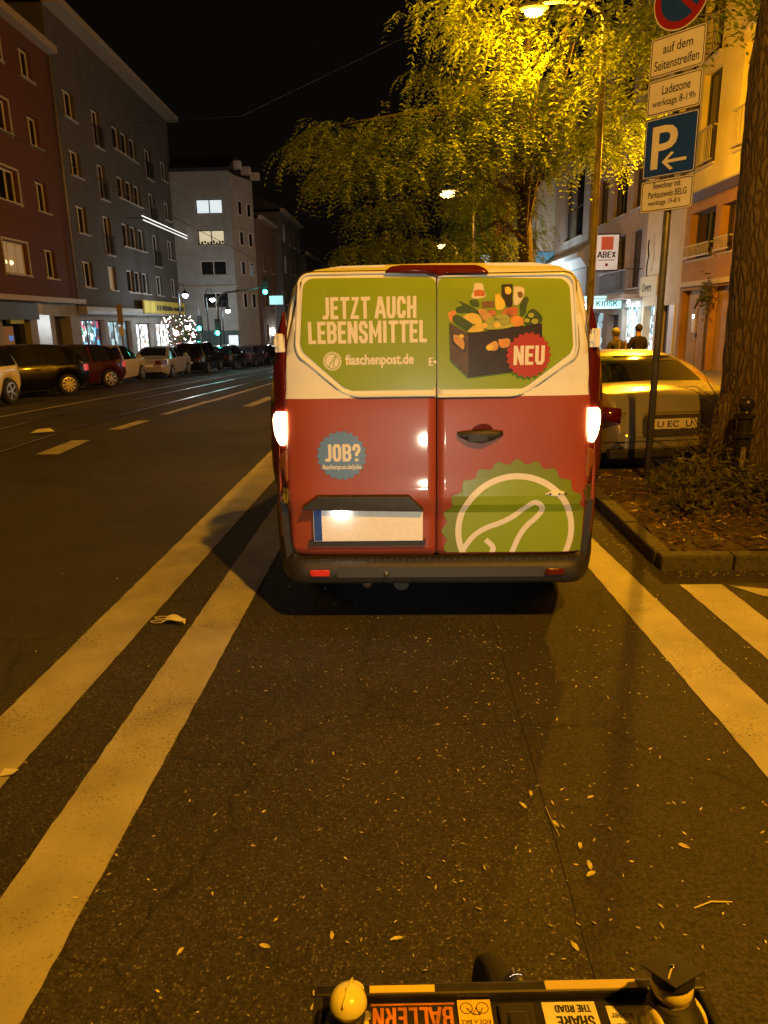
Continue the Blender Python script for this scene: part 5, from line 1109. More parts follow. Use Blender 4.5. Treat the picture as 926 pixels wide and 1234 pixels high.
tw=MB().tube([(.50,2.30,.012),(.505,2.22,.02),(.52,2.14,.012)],.002,4); tag(tw.build('twig',mt['leaf_y']),'thin pale twig lying upright in the picture on the asphalt seam','twig')
tw=MB().tube([(.86,1.83,.012),(.92,1.85,.018),(.985,1.855,.012)],.002,4); tag(tw.build('twig',mt['leaf_y']),'thin pale curved twig on the smooth asphalt at the right','twig')
# face mask, paper
FM=E('face_mask','white crumpled face mask lying between the two road stripes','face mask',(-1.42,4.0,.012),R(-4))
b=MB(); n=10; vs=[];fs=[]
for j in range(6):
    for i in range(n):
        u=i/(n-1); v=j/5; x=(u-.35)*.13; y=(v-.5)*.10*(1-.5*(u-.3)**2); vs.append((x,y,.012+.018*sin(v*9+u*2)*(.4+u)+.012*sin(u*5)))
for j in range(5):
    for i in range(n-1): a=j*n+i; fs.append((a,a+1,a+n+1,a+n))
b.add(vs,fs).build('cloth',mt['tapwhite'],FM,smooth=True,fix=False)
for s in (.03,-.03): MB().tube([(-.04,s+.015,.015),(-.09,s+.02,.012),(-.125,s+.005,.01),(-.10,s-.018,.012),(-.04,s-.015,.014)],.0025,5).build('ear_loop',mt['tapwhite'],FM)
b=MB(); b.add([(-.18,-.1,.01),(.1,-.12,.03),(.18,.02,.02),(.05,.12,.06),(-.14,.06,.05)],[(0,1,3),(1,2,3),(0,3,4)]); o=b.build('paper_scrap',mt['litter'],loc=(-6.1,11.95,.008)); tag(o,'scrap of white paper lying beside the tram rail','paper')
b=MB(); b.add([(-.03,-.02,.004),(.03,-.02,.014),(.035,.02,.01),(-.025,.025,.012)],[(0,1,2),(0,2,3)]); o=b.build('paper_scrap',mt['litter'],loc=(-1.61,2.49,.010)); tag(o,'small white scrap lying on the left road stripe','paper')

# ---------------------------------------------------------------- bollard and sign post
BO=E('bollard','dark metal bollard with rings and a ball top before the tree trunk','bollard',(3.18,6.85,.12))
MB().lathe([(.085,-.1),(.085,.05),(.075,.06),(.072,.50),(.10,.51),(.10,.55),(.072,.56),(.072,.68),(.095,.69),(.095,.72),(.05,.735),(.045,.75),(.068,.78),(.075,.82),(.06,.86),(.03,.885),(.002,.89)],(0,0,0),'z',24).build('post',M('bollard_paint',(.022,.022,.02),.3,.0,var=(12,.2),coat=.4),BO,smooth='auto')
MB().box(-.045,.0,-.079,-.074,.22,.42).build('torn_sticker',M('torn_sticker',(.22,.20,.16),.8,var=(40,.5),dirt=(18,.5,(.03,.03,.03))),BO)
SP=E('parking_sign_post','grey post with a no stopping sign, a blue parking sign and four white notices','sign',(2.46,7.30,.48),R(-50)); SP.scale=(.91,.91,.90)
MB().tube([(0,0,-.75),(0,0,4.62)],.038,14).build('post',mt['post'],SP,smooth=True)
W_=.29
def sign_plate(z0,z1,face,border=True):
    b=MB().box(-W_,W_,-.052,-.046,z0,z1); o=b.build('sign_plate',mt['signback'],SP,bevel=.002)
    out=rounded([(-W_+.004,z0+.004),(W_-.004,z0+.004),(W_-.004,z1-.004),(-W_+.004,z1-.004)],.03)
    q=MB(); q.add([(x,-.0525,z) for x,z in out],[tuple(range(len(out)))]); q.build('sign_face',face,o,fix=False)
    if border:
        inn=rounded([(-W_+.014,z0+.014),(W_-.014,z0+.014),(W_-.014,z1-.014),(-W_+.014,z1-.014)],.025); in2=rounded([(-W_+.022,z0+.022),(W_-.022,z0+.022),(W_-.022,z1-.022),(-W_+.022,z1-.022)],.02)
        k=len(inn); q=MB(); q.add([(x,-.0535,z) for x,z in inn]+[(x,-.0535,z) for x,z in in2],[(i,(i+1)%k,k+(i+1)%k,k+i) for i in range(k)]); q.build('sign_border',mt['sblack'],o,fix=False)
    for zz in (z0+.06,z1-.06): MB().box(-.05,.05,-.046,.05,zz-.012,zz+.012).build('clamp',mt['steel'],o)
    return o
Z=2.45
p=sign_plate(Z,Z+.31,mt['swhite'])
for i,(tx,w) in enumerate((('Bewohner mit',.30),('Parkausweis BELG',.42),('werktags 19-8 h',.36))): lettering(tx,w,.062,mt['sblack'],p,(-.20 if i else -.15,-.0545,Z+.222-.085*i),bold=.012)
p=sign_plate(Z+.33,Z+.90,mt['blue'],False)
q=MB(); o_=rounded([(-W_+.012,Z+.342),(W_-.012,Z+.342),(W_-.012,Z+.888),(-W_+.012,Z+.888)],.02); i_=rounded([(-W_+.019,Z+.349),(W_-.019,Z+.349),(W_-.019,Z+.881),(-W_+.019,Z+.881)],.018); k=len(o_)
q.add([(x,-.0535,z) for x,z in o_]+[(x,-.0535,z) for x,z in i_],[(i,(i+1)%k,k+(i+1)%k,k+i) for i in range(k)]); q.build('sign_border',mt['swhite'],p,fix=False)
lettering('P',.28,.40,mt['swhite'],p,(-.20,-.0545,Z+.415),bold=.015)
q=MB(); q.box(-.06,.19,-.0552,-.0546,Z+.455,Z+.485); 
q.add([(x,-.0556,z) for x,z in ((-.075,Z+.47),(.02,Z+.555),(.055,Z+.545),(-.035,Z+.47),(.055,Z+.395),(.02,Z+.385))],[(0,1,2,3),(0,3,4,5)]); q.build('arrow',mt['swhite'],p,fix=False)
p=sign_plate(Z+.92,Z+1.25,mt['swhite']); lettering('Ladezone',.30,.085,mt['sblack'],p,(-.13,-.0545,Z+1.10),bold=.008); lettering('werktags 8-19h',.46,.085,mt['sblack'],p,(-.23,-.0545,Z+.98),bold=.008)
p=sign_plate(Z+1.27,Z+1.63,mt['swhite']); lettering('auf dem',.31,.085,mt['sblack'],p,(-.15,-.0545,Z+1.47),bold=.008); lettering('Seitenstreifen',.47,.09,mt['sblack'],p,(-.235,-.0545,Z+1.33),bold=.008)
zc=Z+1.63+.30; r_=.29
q=MB().lathe([(.001,0),(r_,0),(r_,.006),(.001,.006)],(0,-.052,zc),'y',48); p=q.build('sign_plate',mt['signback'],SP)
def disc(r0,r1,off,mat,nm):
    b=MB(); n=48; b.add([(r0*cos(2*pi*i/n),off,zc+r0*sin(2*pi*i/n)) for i in range(n)]+[(r1*cos(2*pi*i/n),off,zc+r1*sin(2*pi*i/n)) for i in range(n)],[(i,(i+1)%n,n+(i+1)%n,n+i) for i in range(n)]); return b.build(nm,mat,p,fix=False)
disc(.001,.215,-.053,mt['blue'],'sign_face'); disc(.212,.278,-.0536,mt['sred'],'red_ring'); disc(.278,.289,-.0532,mt['swhite'],'white_rim')
b=MB(); a=R(45); d=Vector((cos(a),-sin(a))); nrm=Vector((sin(a),cos(a))); b.add([(d.x*t+nrm.x*s,-.0540,zc+d.y*t+nrm.y*s) for t,s in ((-.22,-.027),(.22,-.027),(.22,.027),(-.22,.027))],[(0,1,2,3)]); b.build('red_bar',mt['sred'],p,fix=False)
# ---------------------------------------------------------------- parked cars
def lerp_tab(tab,x):
    if x<=tab[0][0]: return tab[0][1]
    for (a,va),(b_,vb) in zip(tab,tab[1:]):
        if x<=b_:
            t=(x-a)/(b_-a); return va+(vb-va)*t
    return tab[-1][1]
def make_car(label,paint,loc,rz,prof,L=4.1,wid=.87,wb=(.80,3.30),roof=(1.0,1.7,2.9,3.8),spokes=8,group='cars parked along the left kerb',lit_rear=False,rr=.31,seed=1,low=.22,belt=.9,detail=True,plate=True,lamps=True,rnd=(.28,.55),name='parked_car'):
    """x runs from the tail (0) to the nose (L); prof = top line; roof = (rear glass foot, roof rear, roof front, screen foot)"""
    root=E(name,label,'car',loc,rz,group)
    N=44; xs=sorted(set([L*i/N for i in range(N+1)]+[roof[0],roof[1],roof[2],roof[3],(roof[1]+roof[2])/2-.04,(roof[1]+roof[2])/2+.04,roof[1]+.08,roof[2]-.05]))
    top=lambda x: lerp_tab(prof,x)
    def wscale(x):
        e=.0; d=min(x,L-x); return 1-rnd[0]*max(0,1-d/rnd[1])**2.2
    def zlow(x):
        z=low+.16*max(0,1-min(x,L-x)/.35)
        for c in wb:
            if abs(x-c)<rr+.05: z=max(z,math.sqrt((rr+.05)**2-(x-c)**2)+rr-.03)
        return z
    rows=[]
    for x in xs:
        w=wid*wscale(x); t=top(x); cab=roof[0]<=x<=roof[3]
        bz=min(t,belt+.03*(1-x/L)) if not cab else belt+.03*(1-x/L)
        bz=min(bz,t-.005)
        tw=w*.95 if not cab else w*(.95-.22*min(1,max(0,(t-bz)/.5)))
        zl_=min(zlow(x),bz-.05)
        rows.append([(w*.90,zl_),(w*.985,zl_+(bz-zl_)*.25),(w,zl_+(bz-zl_)*.55),(w*.985,zl_+(bz-zl_)*.88),(w*.955,bz),(tw,max(bz,t-.045)),(tw*.80,t-.008),(tw*.35,t),(0,t+.006)])
    k=len(rows[0]); V=[];Fb=[];Fg=[]
    for x,r_ in zip(xs,rows):
        for (y,z) in r_: V.append((x,-y,z))
        for (y,z) in r_[-2::-1]: V.append((x,y,z))
    n=2*k-1; pil=[(roof[1]+roof[2])/2-.05,(roof[1]+roof[2])/2+.05]
    for i in range(len(xs)-1):
        xm=(xs[i]+xs[i+1])/2
        for j in range(n-1):
            f=(i*n+j,i*n+j+1,(i+1)*n+j+1,(i+1)*n+j); jj=j if j<k-1 else n-2-j
            side=jj==4; glass=False
            if side and roof[0]+.28<xm<roof[3]-.22 and not (pil[0]<xm<pil[1]): glass=True
            if jj in (6,7) and (roof[0]+.04<xm<roof[1]-.02 or roof[2]+.04<xm<roof[3]-.03): glass=True
            
            if glass: Fg.append((f,('t%d'%(xm>roof[1]) if jj in (6,7) else 's%d%d'%(j<k-1,xm>pil[0]))))
            else: Fb.append(f)
    b=MB(); b.add(V,Fb); b.add(V[:n],[tuple(range(n))]); b.add(V[-n:],[tuple(range(n-1,-1,-1))])
    me=b.mesh('body',paint,True,True); bo=ob('body',me,root)
    try: me.set_sharp_from_angle(angle=R(50))
    except Exception: pass
    groups={}
    for f,key in Fg: groups.setdefault(key,[]).append(f)
    for key,fl in groups.items():
        used=sorted(set(i for f in fl for i in f)); mp={u:q for q,u in enumerate(used)}
        MB().add([V[u] for u in used],[tuple(mp[i] for i in f) for f in fl]).build({'t0':'rear_window','t1':'windscreen'}.get(key,'side_window'),mt['glass'],root,smooth=True)
    MB().box(.25,L-.25,-wid*.86,wid*.86,low-.04,low+.25).build('underbody',mt['dark'],root)
    tl=mt['tail_on'] if lit_rear else mt['tail_off']
    zb=min(.80,belt-.1)
    for sg in (-1,1):
        b=MB(); 
        pts=[(x,sg*(wid*wscale(x)+.004)) for x in (.02,.06,.14,.26)]
        b.add([(x,y,zb-.12) for x,y in pts]+[(x,y*.985,zb+.06) for x,y in pts],[(i,i+1,5+i,4+i) for i in range(3)]); b.add([(-.006,sg*wid*.70,zb-.12),(-.006,sg*wid*.42,zb-.12),(-.006,sg*wid*.42,zb+.06),(-.006,sg*wid*.70,zb+.06)],[(0,1,2,3)])
        b.build('tail_light',tl,root,fix=False) if lamps else None
        b=MB(); pts=[(x,sg*(wid*wscale(x)+.004)) for x in (L-.02,L-.08,L-.2,L-.38)]
        zt=[top(x)-.06 for x,_ in pts]; b.add([(x,y,min(z,.78)-.15) for (x,y),z in zip(pts,zt)]+[(x,y*.985,min(z,.80)) for (x,y),z in zip(pts,zt)],[(i,i+1,5+i,4+i) for i in range(3)]); b.build('headlight',mt['head_off'],root,fix=False)
        for c in wb:
            w=MB().lathe([(.17,-.09),(rr-.03,-.1),(rr,-.07),(rr,.07),(rr-.03,.1),(.17,.09)],(0,0,0),'y',24).build('wheel',mt['rubber'],root,smooth=True,loc=(c,sg*(wid-.10),rr))
            b=MB(); y=sg*.095; b.lathe([(rr*.66,y-sg*.02),(rr*.70,y),(rr*.64,y+sg*.004),(rr*.60,y-sg*.02)],(0,0,0),'y',24,cap=False); b.lathe([(.001,y+sg*.008),(.05,y+sg*.005),(.055,y-sg*.02),(.001,y-sg*.02)],(0,0,0),'y',10)
            for q in range(spokes):
                a=2*pi*q/spokes; d=Vector((cos(a),0,sin(a))); e=Vector((-sin(a),0,cos(a))); yv=Vector((0,y,0))
                b.add([d*.04+e*.022+yv,d*.04-e*.022+yv,d*rr*.66-e*.03+yv,d*rr*.66+e*.03+yv],[(0,1,2,3)])
            b.build('rim',mt['steel'],w,fix=False)
        mx=roof[3]-.32; b=MB(); b.ball((mx,sg*(wid+.09),belt+.10),(.06,.11,.075),10); b.build('wing_mirror',paint,root,smooth=True)
        if detail:
            for hx in (roof[1]+.15,(roof[1]+roof[2])/2+.15): MB().box(hx,hx+.17,sg*(wid*1.0)-.012,sg*(wid*1.0)+.012,belt-.13,belt-.10).build('door_handle',paint,root)
    if plate:
        MB().box(-.03,-.012,-.26,.26,.58,.69).build('number_plate',mt['plate'],root); MB().box(L+.005,L+.02,-.26,.26,.42,.53).build('number_plate',mt['plate'],root)
    MB().box(-.02,.12,-wid*.62,wid*.62,low+.12,low+.30).build('bumper',paint,root,bevel=.03)
    return root
mt['tail_on']=M('tail_lit',(.5,.03,.02),.2,emit=(1,.12,.10),es=.35); mt['tail_off']=M('tail_glass',(.12,.010,.009),.10,coat=.6); mt['head_off']=M('headlight_glass',(.55,.55,.55),.08,.6,coat=.5)
def cp(n,c,**k): return M(n,c,.25,coat=.4,spec=.35,**k)
HATCH=[(0,.62),(.03,.95),(.12,1.02),(.55,1.38),(.9,1.46),(1.6,1.49),(2.2,1.46),(3.05,1.02),(3.4,.97),(3.8,.88),(4.02,.70),(4.1,.5)]
SEDAN=[(0,.60),(.04,.92),(.6,.98),(1.25,1.36),(1.7,1.43),(2.3,1.42),(3.15,1.0),(3.6,.94),(4.15,.84),(4.32,.68),(4.4,.5)]
SUV=[(0,.7),(.04,1.05),(.1,1.15),(.45,1.58),(.9,1.66),(1.9,1.66),(2.5,1.6),(3.25,1.12),(3.7,1.07),(4.2,.96),(4.4,.78),(4.45,.55)]
hr=(.10,.75,2.15,3.05); sr=(.62,1.35,2.3,3.12); ur=(.12,.55,2.4,3.22)
# heading vector of the nose gives rz
def head(dx,dy): return math.atan2(dy,dx)
def tail_at(c,rz,L): return (c[0]-cos(rz)*L/2,c[1]-sin(rz)*L/2,zg(c[1])+.005)
a=head(-.6,-.8)
make_car('white car at the left edge of the picture with only its tail showing',cp('paint_white',(.62,.60,.55)),tail_at((-10.60,16.5),head(-.03,-1),4.1),head(-.03,-1),HATCH,roof=hr,spokes=5)
make_car('black hatchback with shiny ten spoke rims beside the white car',M('paint_black',(.004,.004,.005),.3,coat=.12,spec=.2),tail_at((-11.3,20.7),a,4.1),a,HATCH,roof=hr,spokes=10,lit_rear=True)
make_car('dark red car with shiny tail between the black hatchback and the cream car',cp('paint_dark_red',(.05,.008,.010)),tail_at((-11.5,24.3),head(-.55,-.83),4.1),head(-.55,-.83),HATCH,roof=hr,spokes=7,lit_rear=True)
make_car('cream hatchback facing away under the shop windows',cp('paint_cream',(.58,.50,.36)),tail_at((-11.75,28.9),R(90),4.0),R(90),HATCH,roof=hr,spokes=6)
make_car('silver sedan facing away beside the fairy lights',cp('paint_silver',(.50,.49,.48),metal=.3),tail_at((-11.45,34.4),R(91),4.3),R(91),SEDAN,L=4.4,roof=sr,wb=(.95,3.5),spokes=6)
for i,(x,y,pr_,kw,col,lab) in enumerate(((-11.3,40.2,SUV,dict(L=4.45,roof=ur,wb=(.85,3.5)),(.012,.014,.016),'tall dark car behind the silver sedan'),(-11.1,45.6,HATCH,dict(roof=hr),(.02,.02,.025),'dark hatchback under the green signals'),(-10.9,50.6,SEDAN,dict(L=4.4,roof=sr,wb=(.95,3.5)),(.06,.05,.05),'brownish dark sedan in the far left row'),(-10.8,55.6,HATCH,dict(roof=hr),(.015,.015,.02),'dark hatchback second from the far end of the left row'),(-10.7,60.5,HATCH,dict(roof=hr),(.10,.08,.07),'last parked car to be seen at the far end of the left row'))):
    make_car(lab,cp('paint_dark',col),tail_at((x,y),R(90),kw.get('L',4.1)),R(90),pr_,spokes=6,detail=False,**kw)
# right: silver coupe, rear towards the camera
TT=[(0,.52),(.03,.70),(.08,.85),(.16,.92),(.45,.97),(.62,1.04),(1.05,1.22),(1.5,1.31),(1.9,1.32),(2.3,1.27),(3.05,.97),(3.5,.93),(3.85,.80),(4.0,.62),(4.04,.45)]
crz=R(90+9); tl=(2.92,7.98)
CO=make_car('silver grey coupe with a domed roof parked behind the planting bed',cp('paint_silver_grey',(.50,.48,.45),metal=.55),(tl[0],tl[1],zg(8)+.004),crz,TT,L=4.04,wid=.88,wb=(.78,3.2),roof=(.52,1.30,2.3,3.1),spokes=6,group=None,rr=.32,plate=False,lamps=False,rnd=(.30,.95),belt=.93,low=.20)
def cobox(nm,x0,x1,y0,y1,z0,z1,m,par=None,bev=.0): return MB().box(x0,x1,y0,y1,z0,z1).build(nm,m,par or CO,bevel=bev)
# local car frame: x forward from the tail, y to the left of the car
for sg in (-1,1):
    b=MB(); prof_=[(-.004,.60),(.012,.70),(.05,.80),(.13,.868),(.30,.93)]
    lo=[(x,sg*min(.862,w),.615+.02*i) for i,(x,w) in enumerate(prof_)]; hi=[(x+.02,sg*min(.852,w*.99),.775+.012*i) for i,(x,w) in enumerate(prof_)]
    b.add(lo+hi,[(i,i+1,6+i,5+i) for i in range(4)]); o=b.build('tail_light',mt['tail_off'],CO,smooth=True,fix=False); md=o.modifiers.new('thick','SOLIDIFY'); md.thickness=.02; md.offset=0
pr=cobox('plate_recess',-.034,-.02,-.34,.34,.46,.70,M('plate_recess',(.06,.055,.05),.5),bev=.004)
npl=cobox('number_plate',-.052,-.036,-.26,.26,.545,.655,M('plate_yellowed',(.72,.68,.58),.35,var=(30,.1)),bev=.002)
lettering('U EC  U',.40,.070,mt['sblack'],npl,(-.054,.20,.565),rot=(0,0,R(-90)),bold=.01)
em=lettering('TT',.075,.032,M('badge_dark',(.05,.045,.04),.3,.6),CO,(-.024,.62,.70),rot=(0,0,R(-90)),bold=.02,name='badge')
cobox('tail_seam',-.024,.0,-.80,.80,.408,.416,mt['dark']); cobox('exhaust_trim',-.02,.1,-.70,.70,.22,.33,mt['blackpl'],bev=.02)
b=MB(); b.tube([(-.012,.33,.45),(-.012,.33,.72),(-.012,-.33,.72),(-.012,-.33,.45)],.004,4); b.build('boot_seam',mt['dark'],CO)

# ---------------------------------------------------------------- people by the kiosk
def skin_obj(name,verts,edges,mat,parent,sub=2,root=0):
    me=bpy.data.meshes.new(name); me.from_pydata([v[:3] for v in verts],edges,[]); me.materials.append(mat); o=ob(name,me,parent)
    md=o.modifiers.new('skin','SKIN'); md.use_smooth_shade=True; md.branch_smoothing=.6
    for i,v in enumerate(verts):
        s=me.skin_vertices[0].data[i]; r_=v[3]; s.radius=(r_,r_) if not isinstance(r_,tuple) else r_; s.use_root=(i==root)
    m2=o.modifiers.new('sub','SUBSURF'); m2.levels=sub; m2.render_levels=sub
    return o
def person(label,loc,rz,h=1.74,hood=False,arms='phone',hair='hair',bend=0.):
    P=E('person',label,'person',loc,rz)
    k=h/1.74
    hands=((.16,-.34,1.22),(-.16,-.34,1.22)) if arms=='phone' else ((.30,-.06,.78),(-.30,-.06,.78))
    elb=((.27,-.02,1.10),(-.27,-.02,1.10))
    hx,hy,hz=0,-.03-bend,1.60-bend*.25
    V=[(0,0,.92,(.15,.11)),(0,0,1.12,(.14,.10)),(0,-.01-bend*.4,1.34,(.17,.11)),(0,-.015-bend*.8,1.46-bend*.1,.065),(hx,hy,hz-.05,.075),(hx,hy-.01,hz+.06,.088),(hx,hy,hz+.11,.06),
       (.17,-.01-bend*.4,1.38,.06),(elb[0][0],elb[0][1]-bend*.3,elb[0][2],.046),(hands[0][0],hands[0][1]-bend*.3,hands[0][2],.034),(-.17,-.01-bend*.4,1.38,.06),(elb[1][0],elb[1][1]-bend*.3,elb[1][2],.046),(hands[1][0],hands[1][1]-bend*.3,hands[1][2],.034),
       (.09,0,.86,.085),(.10,-.02,.48,.058),(.10,.02,.09,.045),(.10,-.14,.035,.038),(-.09,0,.86,.085),(-.10,.02,.48,.058),(-.10,.05,.09,.045),(-.10,-.10,.035,.038)]
    Ed=[(0,1),(1,2),(2,3),(3,4),(4,5),(5,6),(2,7),(7,8),(8,9),(2,10),(10,11),(11,12),(0,13),(13,14),(14,15),(15,16),(0,17),(17,18),(18,19),(19,20)]
    # fingers
    for wi in (9,12):
        x,y,z,_=V[wi]; sg=1 if x>0 else -1
        d=Vector((0,-.8,.2)) if arms=='phone' else Vector((0,-.15,-1)); d.normalize()
        V.append((x+d.x*.07,y+d.y*.07,z+d.z*.07,.026)); kn=len(V)-1; Ed.append((wi,kn))
        for q in range(4):
            o=(q-1.5)*.017; c=Vector((x,y,z))+d*.08; side=Vector((0,0,1)) if arms=='phone' else Vector((0,1,0))
            a=c+side*o; b_=a+d*(.035+.006*(1.5-abs(q-1.5)))+Vector((-sg*.006,0,0)); e=b_+d*.026+Vector((-sg*.018,0,0))
            for pt,r_ in ((a,.0085),(b_,.0078),(e,.0065)): V.append((*pt,r_))
            m=len(V); Ed += [(kn,m-3),(m-3,m-2),(m-2,m-1)]
        th=Vector((x,y,z))+d*.03; t1=th+Vector((-sg*.03,0,.012)); t2=t1+d*.03; V.append((*t1,.010)); V.append((*t2,.008)); Ed+=[(wi,len(V)-2),(len(V)-2,len(V)-1)]
    V=[(v[0]*k,v[1]*k,v[2]*k,v[3]) for v in V]
    skin_obj('body',V,Ed,mt['skin'],P)
    J=[0,1,2,7,8,10,11]; 
    jv=[(0,0,.84*k,(.19,.15)),(0,0,1.1*k,(.185,.145)),(0,(-.01-bend*.4)*k,1.34*k,(.205,.145)),(0,(-.012-bend*.7)*k,1.44*k,.10)]
    jv+=[(.18*k,(-.01-bend*.4)*k,1.37*k,.088),((elb[0][0])*k,(elb[0][1]-bend*.3)*k,elb[0][2]*k,.075),((hands[0][0]*.96+elb[0][0]*.04)*k,(hands[0][1]*.9-bend*.3)*k,hands[0][2]*k,.055)]
    jv+=[(-.18*k,(-.01-bend*.4)*k,1.37*k,.088),((elb[1][0])*k,(elb[1][1]-bend*.3)*k,elb[1][2]*k,.075),((hands[1][0]*.96+elb[1][0]*.04)*k,(hands[1][1]*.9-bend*.3)*k,hands[1][2]*k,.055)]
    skin_obj('jacket',jv,[(0,1),(1,2),(2,3),(2,4),(4,5),(5,6),(2,7),(7,8),(8,9)],mt['jacket'],P)
    tv=[(0,0,.90*k,(.165,.13)),(.09*k,0,.84*k,.105),(.10*k,-.02*k,.48*k,.078),(.10*k,.02*k,.10*k,.068),(-.09*k,0,.84*k,.105),(-.10*k,.02*k,.48*k,.078),(-.10*k,.05*k,.10*k,.068)]
    skin_obj('trousers',tv,[(0,1),(1,2),(2,3),(0,4),(4,5),(5,6)],mt['trouser'],P)
    b=MB(); c=(hx*k,(hy+.012)*k,(hz+.055)*k); b.ball(c,(.098,.108,.112),16); hm=b.mesh('hair',mt[hair],True)
    bm=bmesh.new(); bm.from_mesh(hm); bmesh.ops.bisect_plane(bm,geom=bm.verts[:]+bm.edges[:]+bm.faces[:],plane_co=(c[0],c[1]-.035,c[2]-.02),plane_no=(0,-.8,-.6),clear_outer=True); bm.to_mesh(hm); bm.free(); ob('hair',hm,P)
    for sg in (-1,1): MB().ball((hx+sg*.088*k,hy*k,(hz+.03)*k),(.014,.026,.034),8).build('ear',mt['skin'],P,smooth=True); MB().ball((hx+sg*.032*k,(hy-.088)*k,(hz+.045)*k),(.014,.008,.010),8).build('eye',mt['swhite'],P,smooth=True)
    MB().ball((hx,(hy-.105)*k,(hz+.015)*k),(.014,.020,.024),8).build('nose',mt['skin'],P,smooth=True); MB().ball((hx,(hy-.092)*k,(hz-.035)*k),(.026,.008,.007),8).build('mouth',M('lips',(.35,.14,.12),.6),P,smooth=True)
    for sg in (-1,1):
        MB().box(sg*.10*k-.05,sg*.10*k+.05,-.19,.10,0,.085).build('shoe',mt['trouser'],P,bevel=.03)
    return P
pz=-.20
person('person in a dark jacket standing at the kiosk window seen from behind',(6.42,20.6,pz),R(195),1.70,arms='phone')
p2=person('person with grey hair in a dark jacket bending beside the van',(5.02,17.6,pz+.02),R(200),1.66,arms='down',hair='hair_g',bend=.10)
for sx in (-.10,.08): MB().tube([(sx,.155,1.38),(sx+.01,.165,1.15),(sx+.02,.16,.92)],.022,6).build('pale_stripe',mt['stripe'],p2)
# ---------------------------------------------------------------- fairy light bush
FB=E('fairy_light_bush','bush covered in white and pink fairy lights beside the shop','bush',(-13.0,42.5,zl(42.5)),0)
cloud_obj('leaves',900,lambda r:(lambda a,q,z:(q*cos(a),q*sin(a),z))(r.uniform(0,6.28),.95*math.sqrt(r.random()),r.uniform(.3,3.0)),.16,mt['leaf_d'],FB)
MB().tube([(0,0,-.1),(0,0,1.2),(.05,0,2.6)],[.06,.05,.02],7).build('stem',mt['bark'],FB)
fl=[M('fairy_white',(1,1,1),.5,emit=(1,.96,.92),es=9),M('fairy_pink',(1,.7,.7),.5,emit=(1,.45,.45),es=6)]
b=MB()
for i in range(130):
    aa=rt.uniform(0,6.28); q=1.0*math.sqrt(rt.uniform(.3,1)); b.ball((q*cos(aa),q*sin(aa),rt.uniform(.4,3.0)),rt.uniform(.015,.042),6,m=int(rt.random()<.35))
b.ball((.6,-.9,.95),.20,10,m=0); b.ball((.1,-.9,2.05),.17,10,m=1); b.ball((.95,-.6,1.95),.10,8,m=1)
o=b.build('bulbs',fl,FB); o['kind']='stuff'
# ---------------------------------------------------------------- cargo bike and the two ducks
CB=E('cargo_bike','black cargo bike box with stickers at the lower edge of the picture','cargo bike',(.155,.785,0),R(2))
ZB=.75; bk=M('box_black',(.022,.021,.020),.4,var=(25,.3),coat=.15)
MB().box(-.285,.285,-.62,.095,.35,ZB-.006).build('box',bk,CB,bevel=.008)
b=MB(); b.box(-.300,.300,.095,.116,ZB-.05,ZB+.006); b.box(-.300,-.285,-.62,.095,ZB-.05,ZB+.006); b.box(.285,.300,-.62,.095,ZB-.05,ZB+.006); b.build('rim',bk,CB,bevel=.004)
def flat_caps(tx,xc,yc,w,h,z,m,par,t=.15):     # heavy capitals lying on the lid, heads towards the rider
    b=MB()
    for k_,st in enumerate(stroke_layout(tx,w,h,t)):
        for f in st: b.poly([(xc+w/2-x,yc+h/2-zz,z+.0002*(k_%3)) for x,zz in f])
    return b.build('lettering',m,par,fix=False)
yt=M('tape_yellow',(.80,.62,.10),.4); wt=M('sticker_white',(.78,.76,.72),.45,var=(30,.08)); kb=M('sticker_black',(.02,.02,.02),.5); yl=M('sticker_yellow',(.85,.62,.06),.45,var=(40,.08)); og=M('sticker_orange',(.62,.22,.03),.45,var=(30,.4)); gr_=M('sticker_grey',(.22,.24,.25),.5)
def flat(nm,x0,x1,y0,y1,z,m,par): return MB().box(x0,x1,y0,y1,z-.0012,z).build(nm,m,par)
def flat_text(tx,xc,yc,w,h,z,m,par,bold=.015,sp=1.):    # lying on the lid, upside down as seen by the rider
    return lettering(tx,w,h,m,par,(xc+w/2,yc+h/2,z),rot=(R(-90),R(0),R(180)),bold=bold,sp=sp)
flat('reflective_tape',-.215,-.115,.098,.110,ZB+.0072,yt,CB); flat('reflective_tape',.055,.195,.098,.113,ZB+.0072,M('tape_pale',(.62,.52,.28),.4),CB)
s=flat('sticker',-.215,-.085,.038,.090,ZB-.004,kb,CB); flat('sticker_edge',-.213,-.087,.085,.088,ZB-.0035,og,s); flat('sticker_edge',-.213,-.087,.040,.043,ZB-.0035,og,s); flat_caps('BALLERN',-.150,.064,.120,.034,ZB-.0030,og,s)
s=flat('sticker',-.082,-.032,.050,.092,ZB-.0035,yl,CB); flat('sticker_band',-.082,-.032,.026,.0497,ZB-.004,gr_,s); flat_text('RIDE A BIKE',-.057,.056,.044,.007,ZB-.0032,kb,s,.01); flat_text('RIGHT PATH',-.057,.040,.044,.008,ZB-.0032,kb,s,.01)
b=MB()
for cx_ in (-.069,-.045):
    n=20; b.add([(cx_+.0095*cos(2*pi*i/n),.078+.0095*sin(2*pi*i/n),ZB-.003) for i in range(n)]+[(cx_+.0082*cos(2*pi*i/n),.078+.0082*sin(2*pi*i/n),ZB-.003) for i in range(n)],[(i,(i+1)%n,n+(i+1)%n,n+i) for i in range(n)])
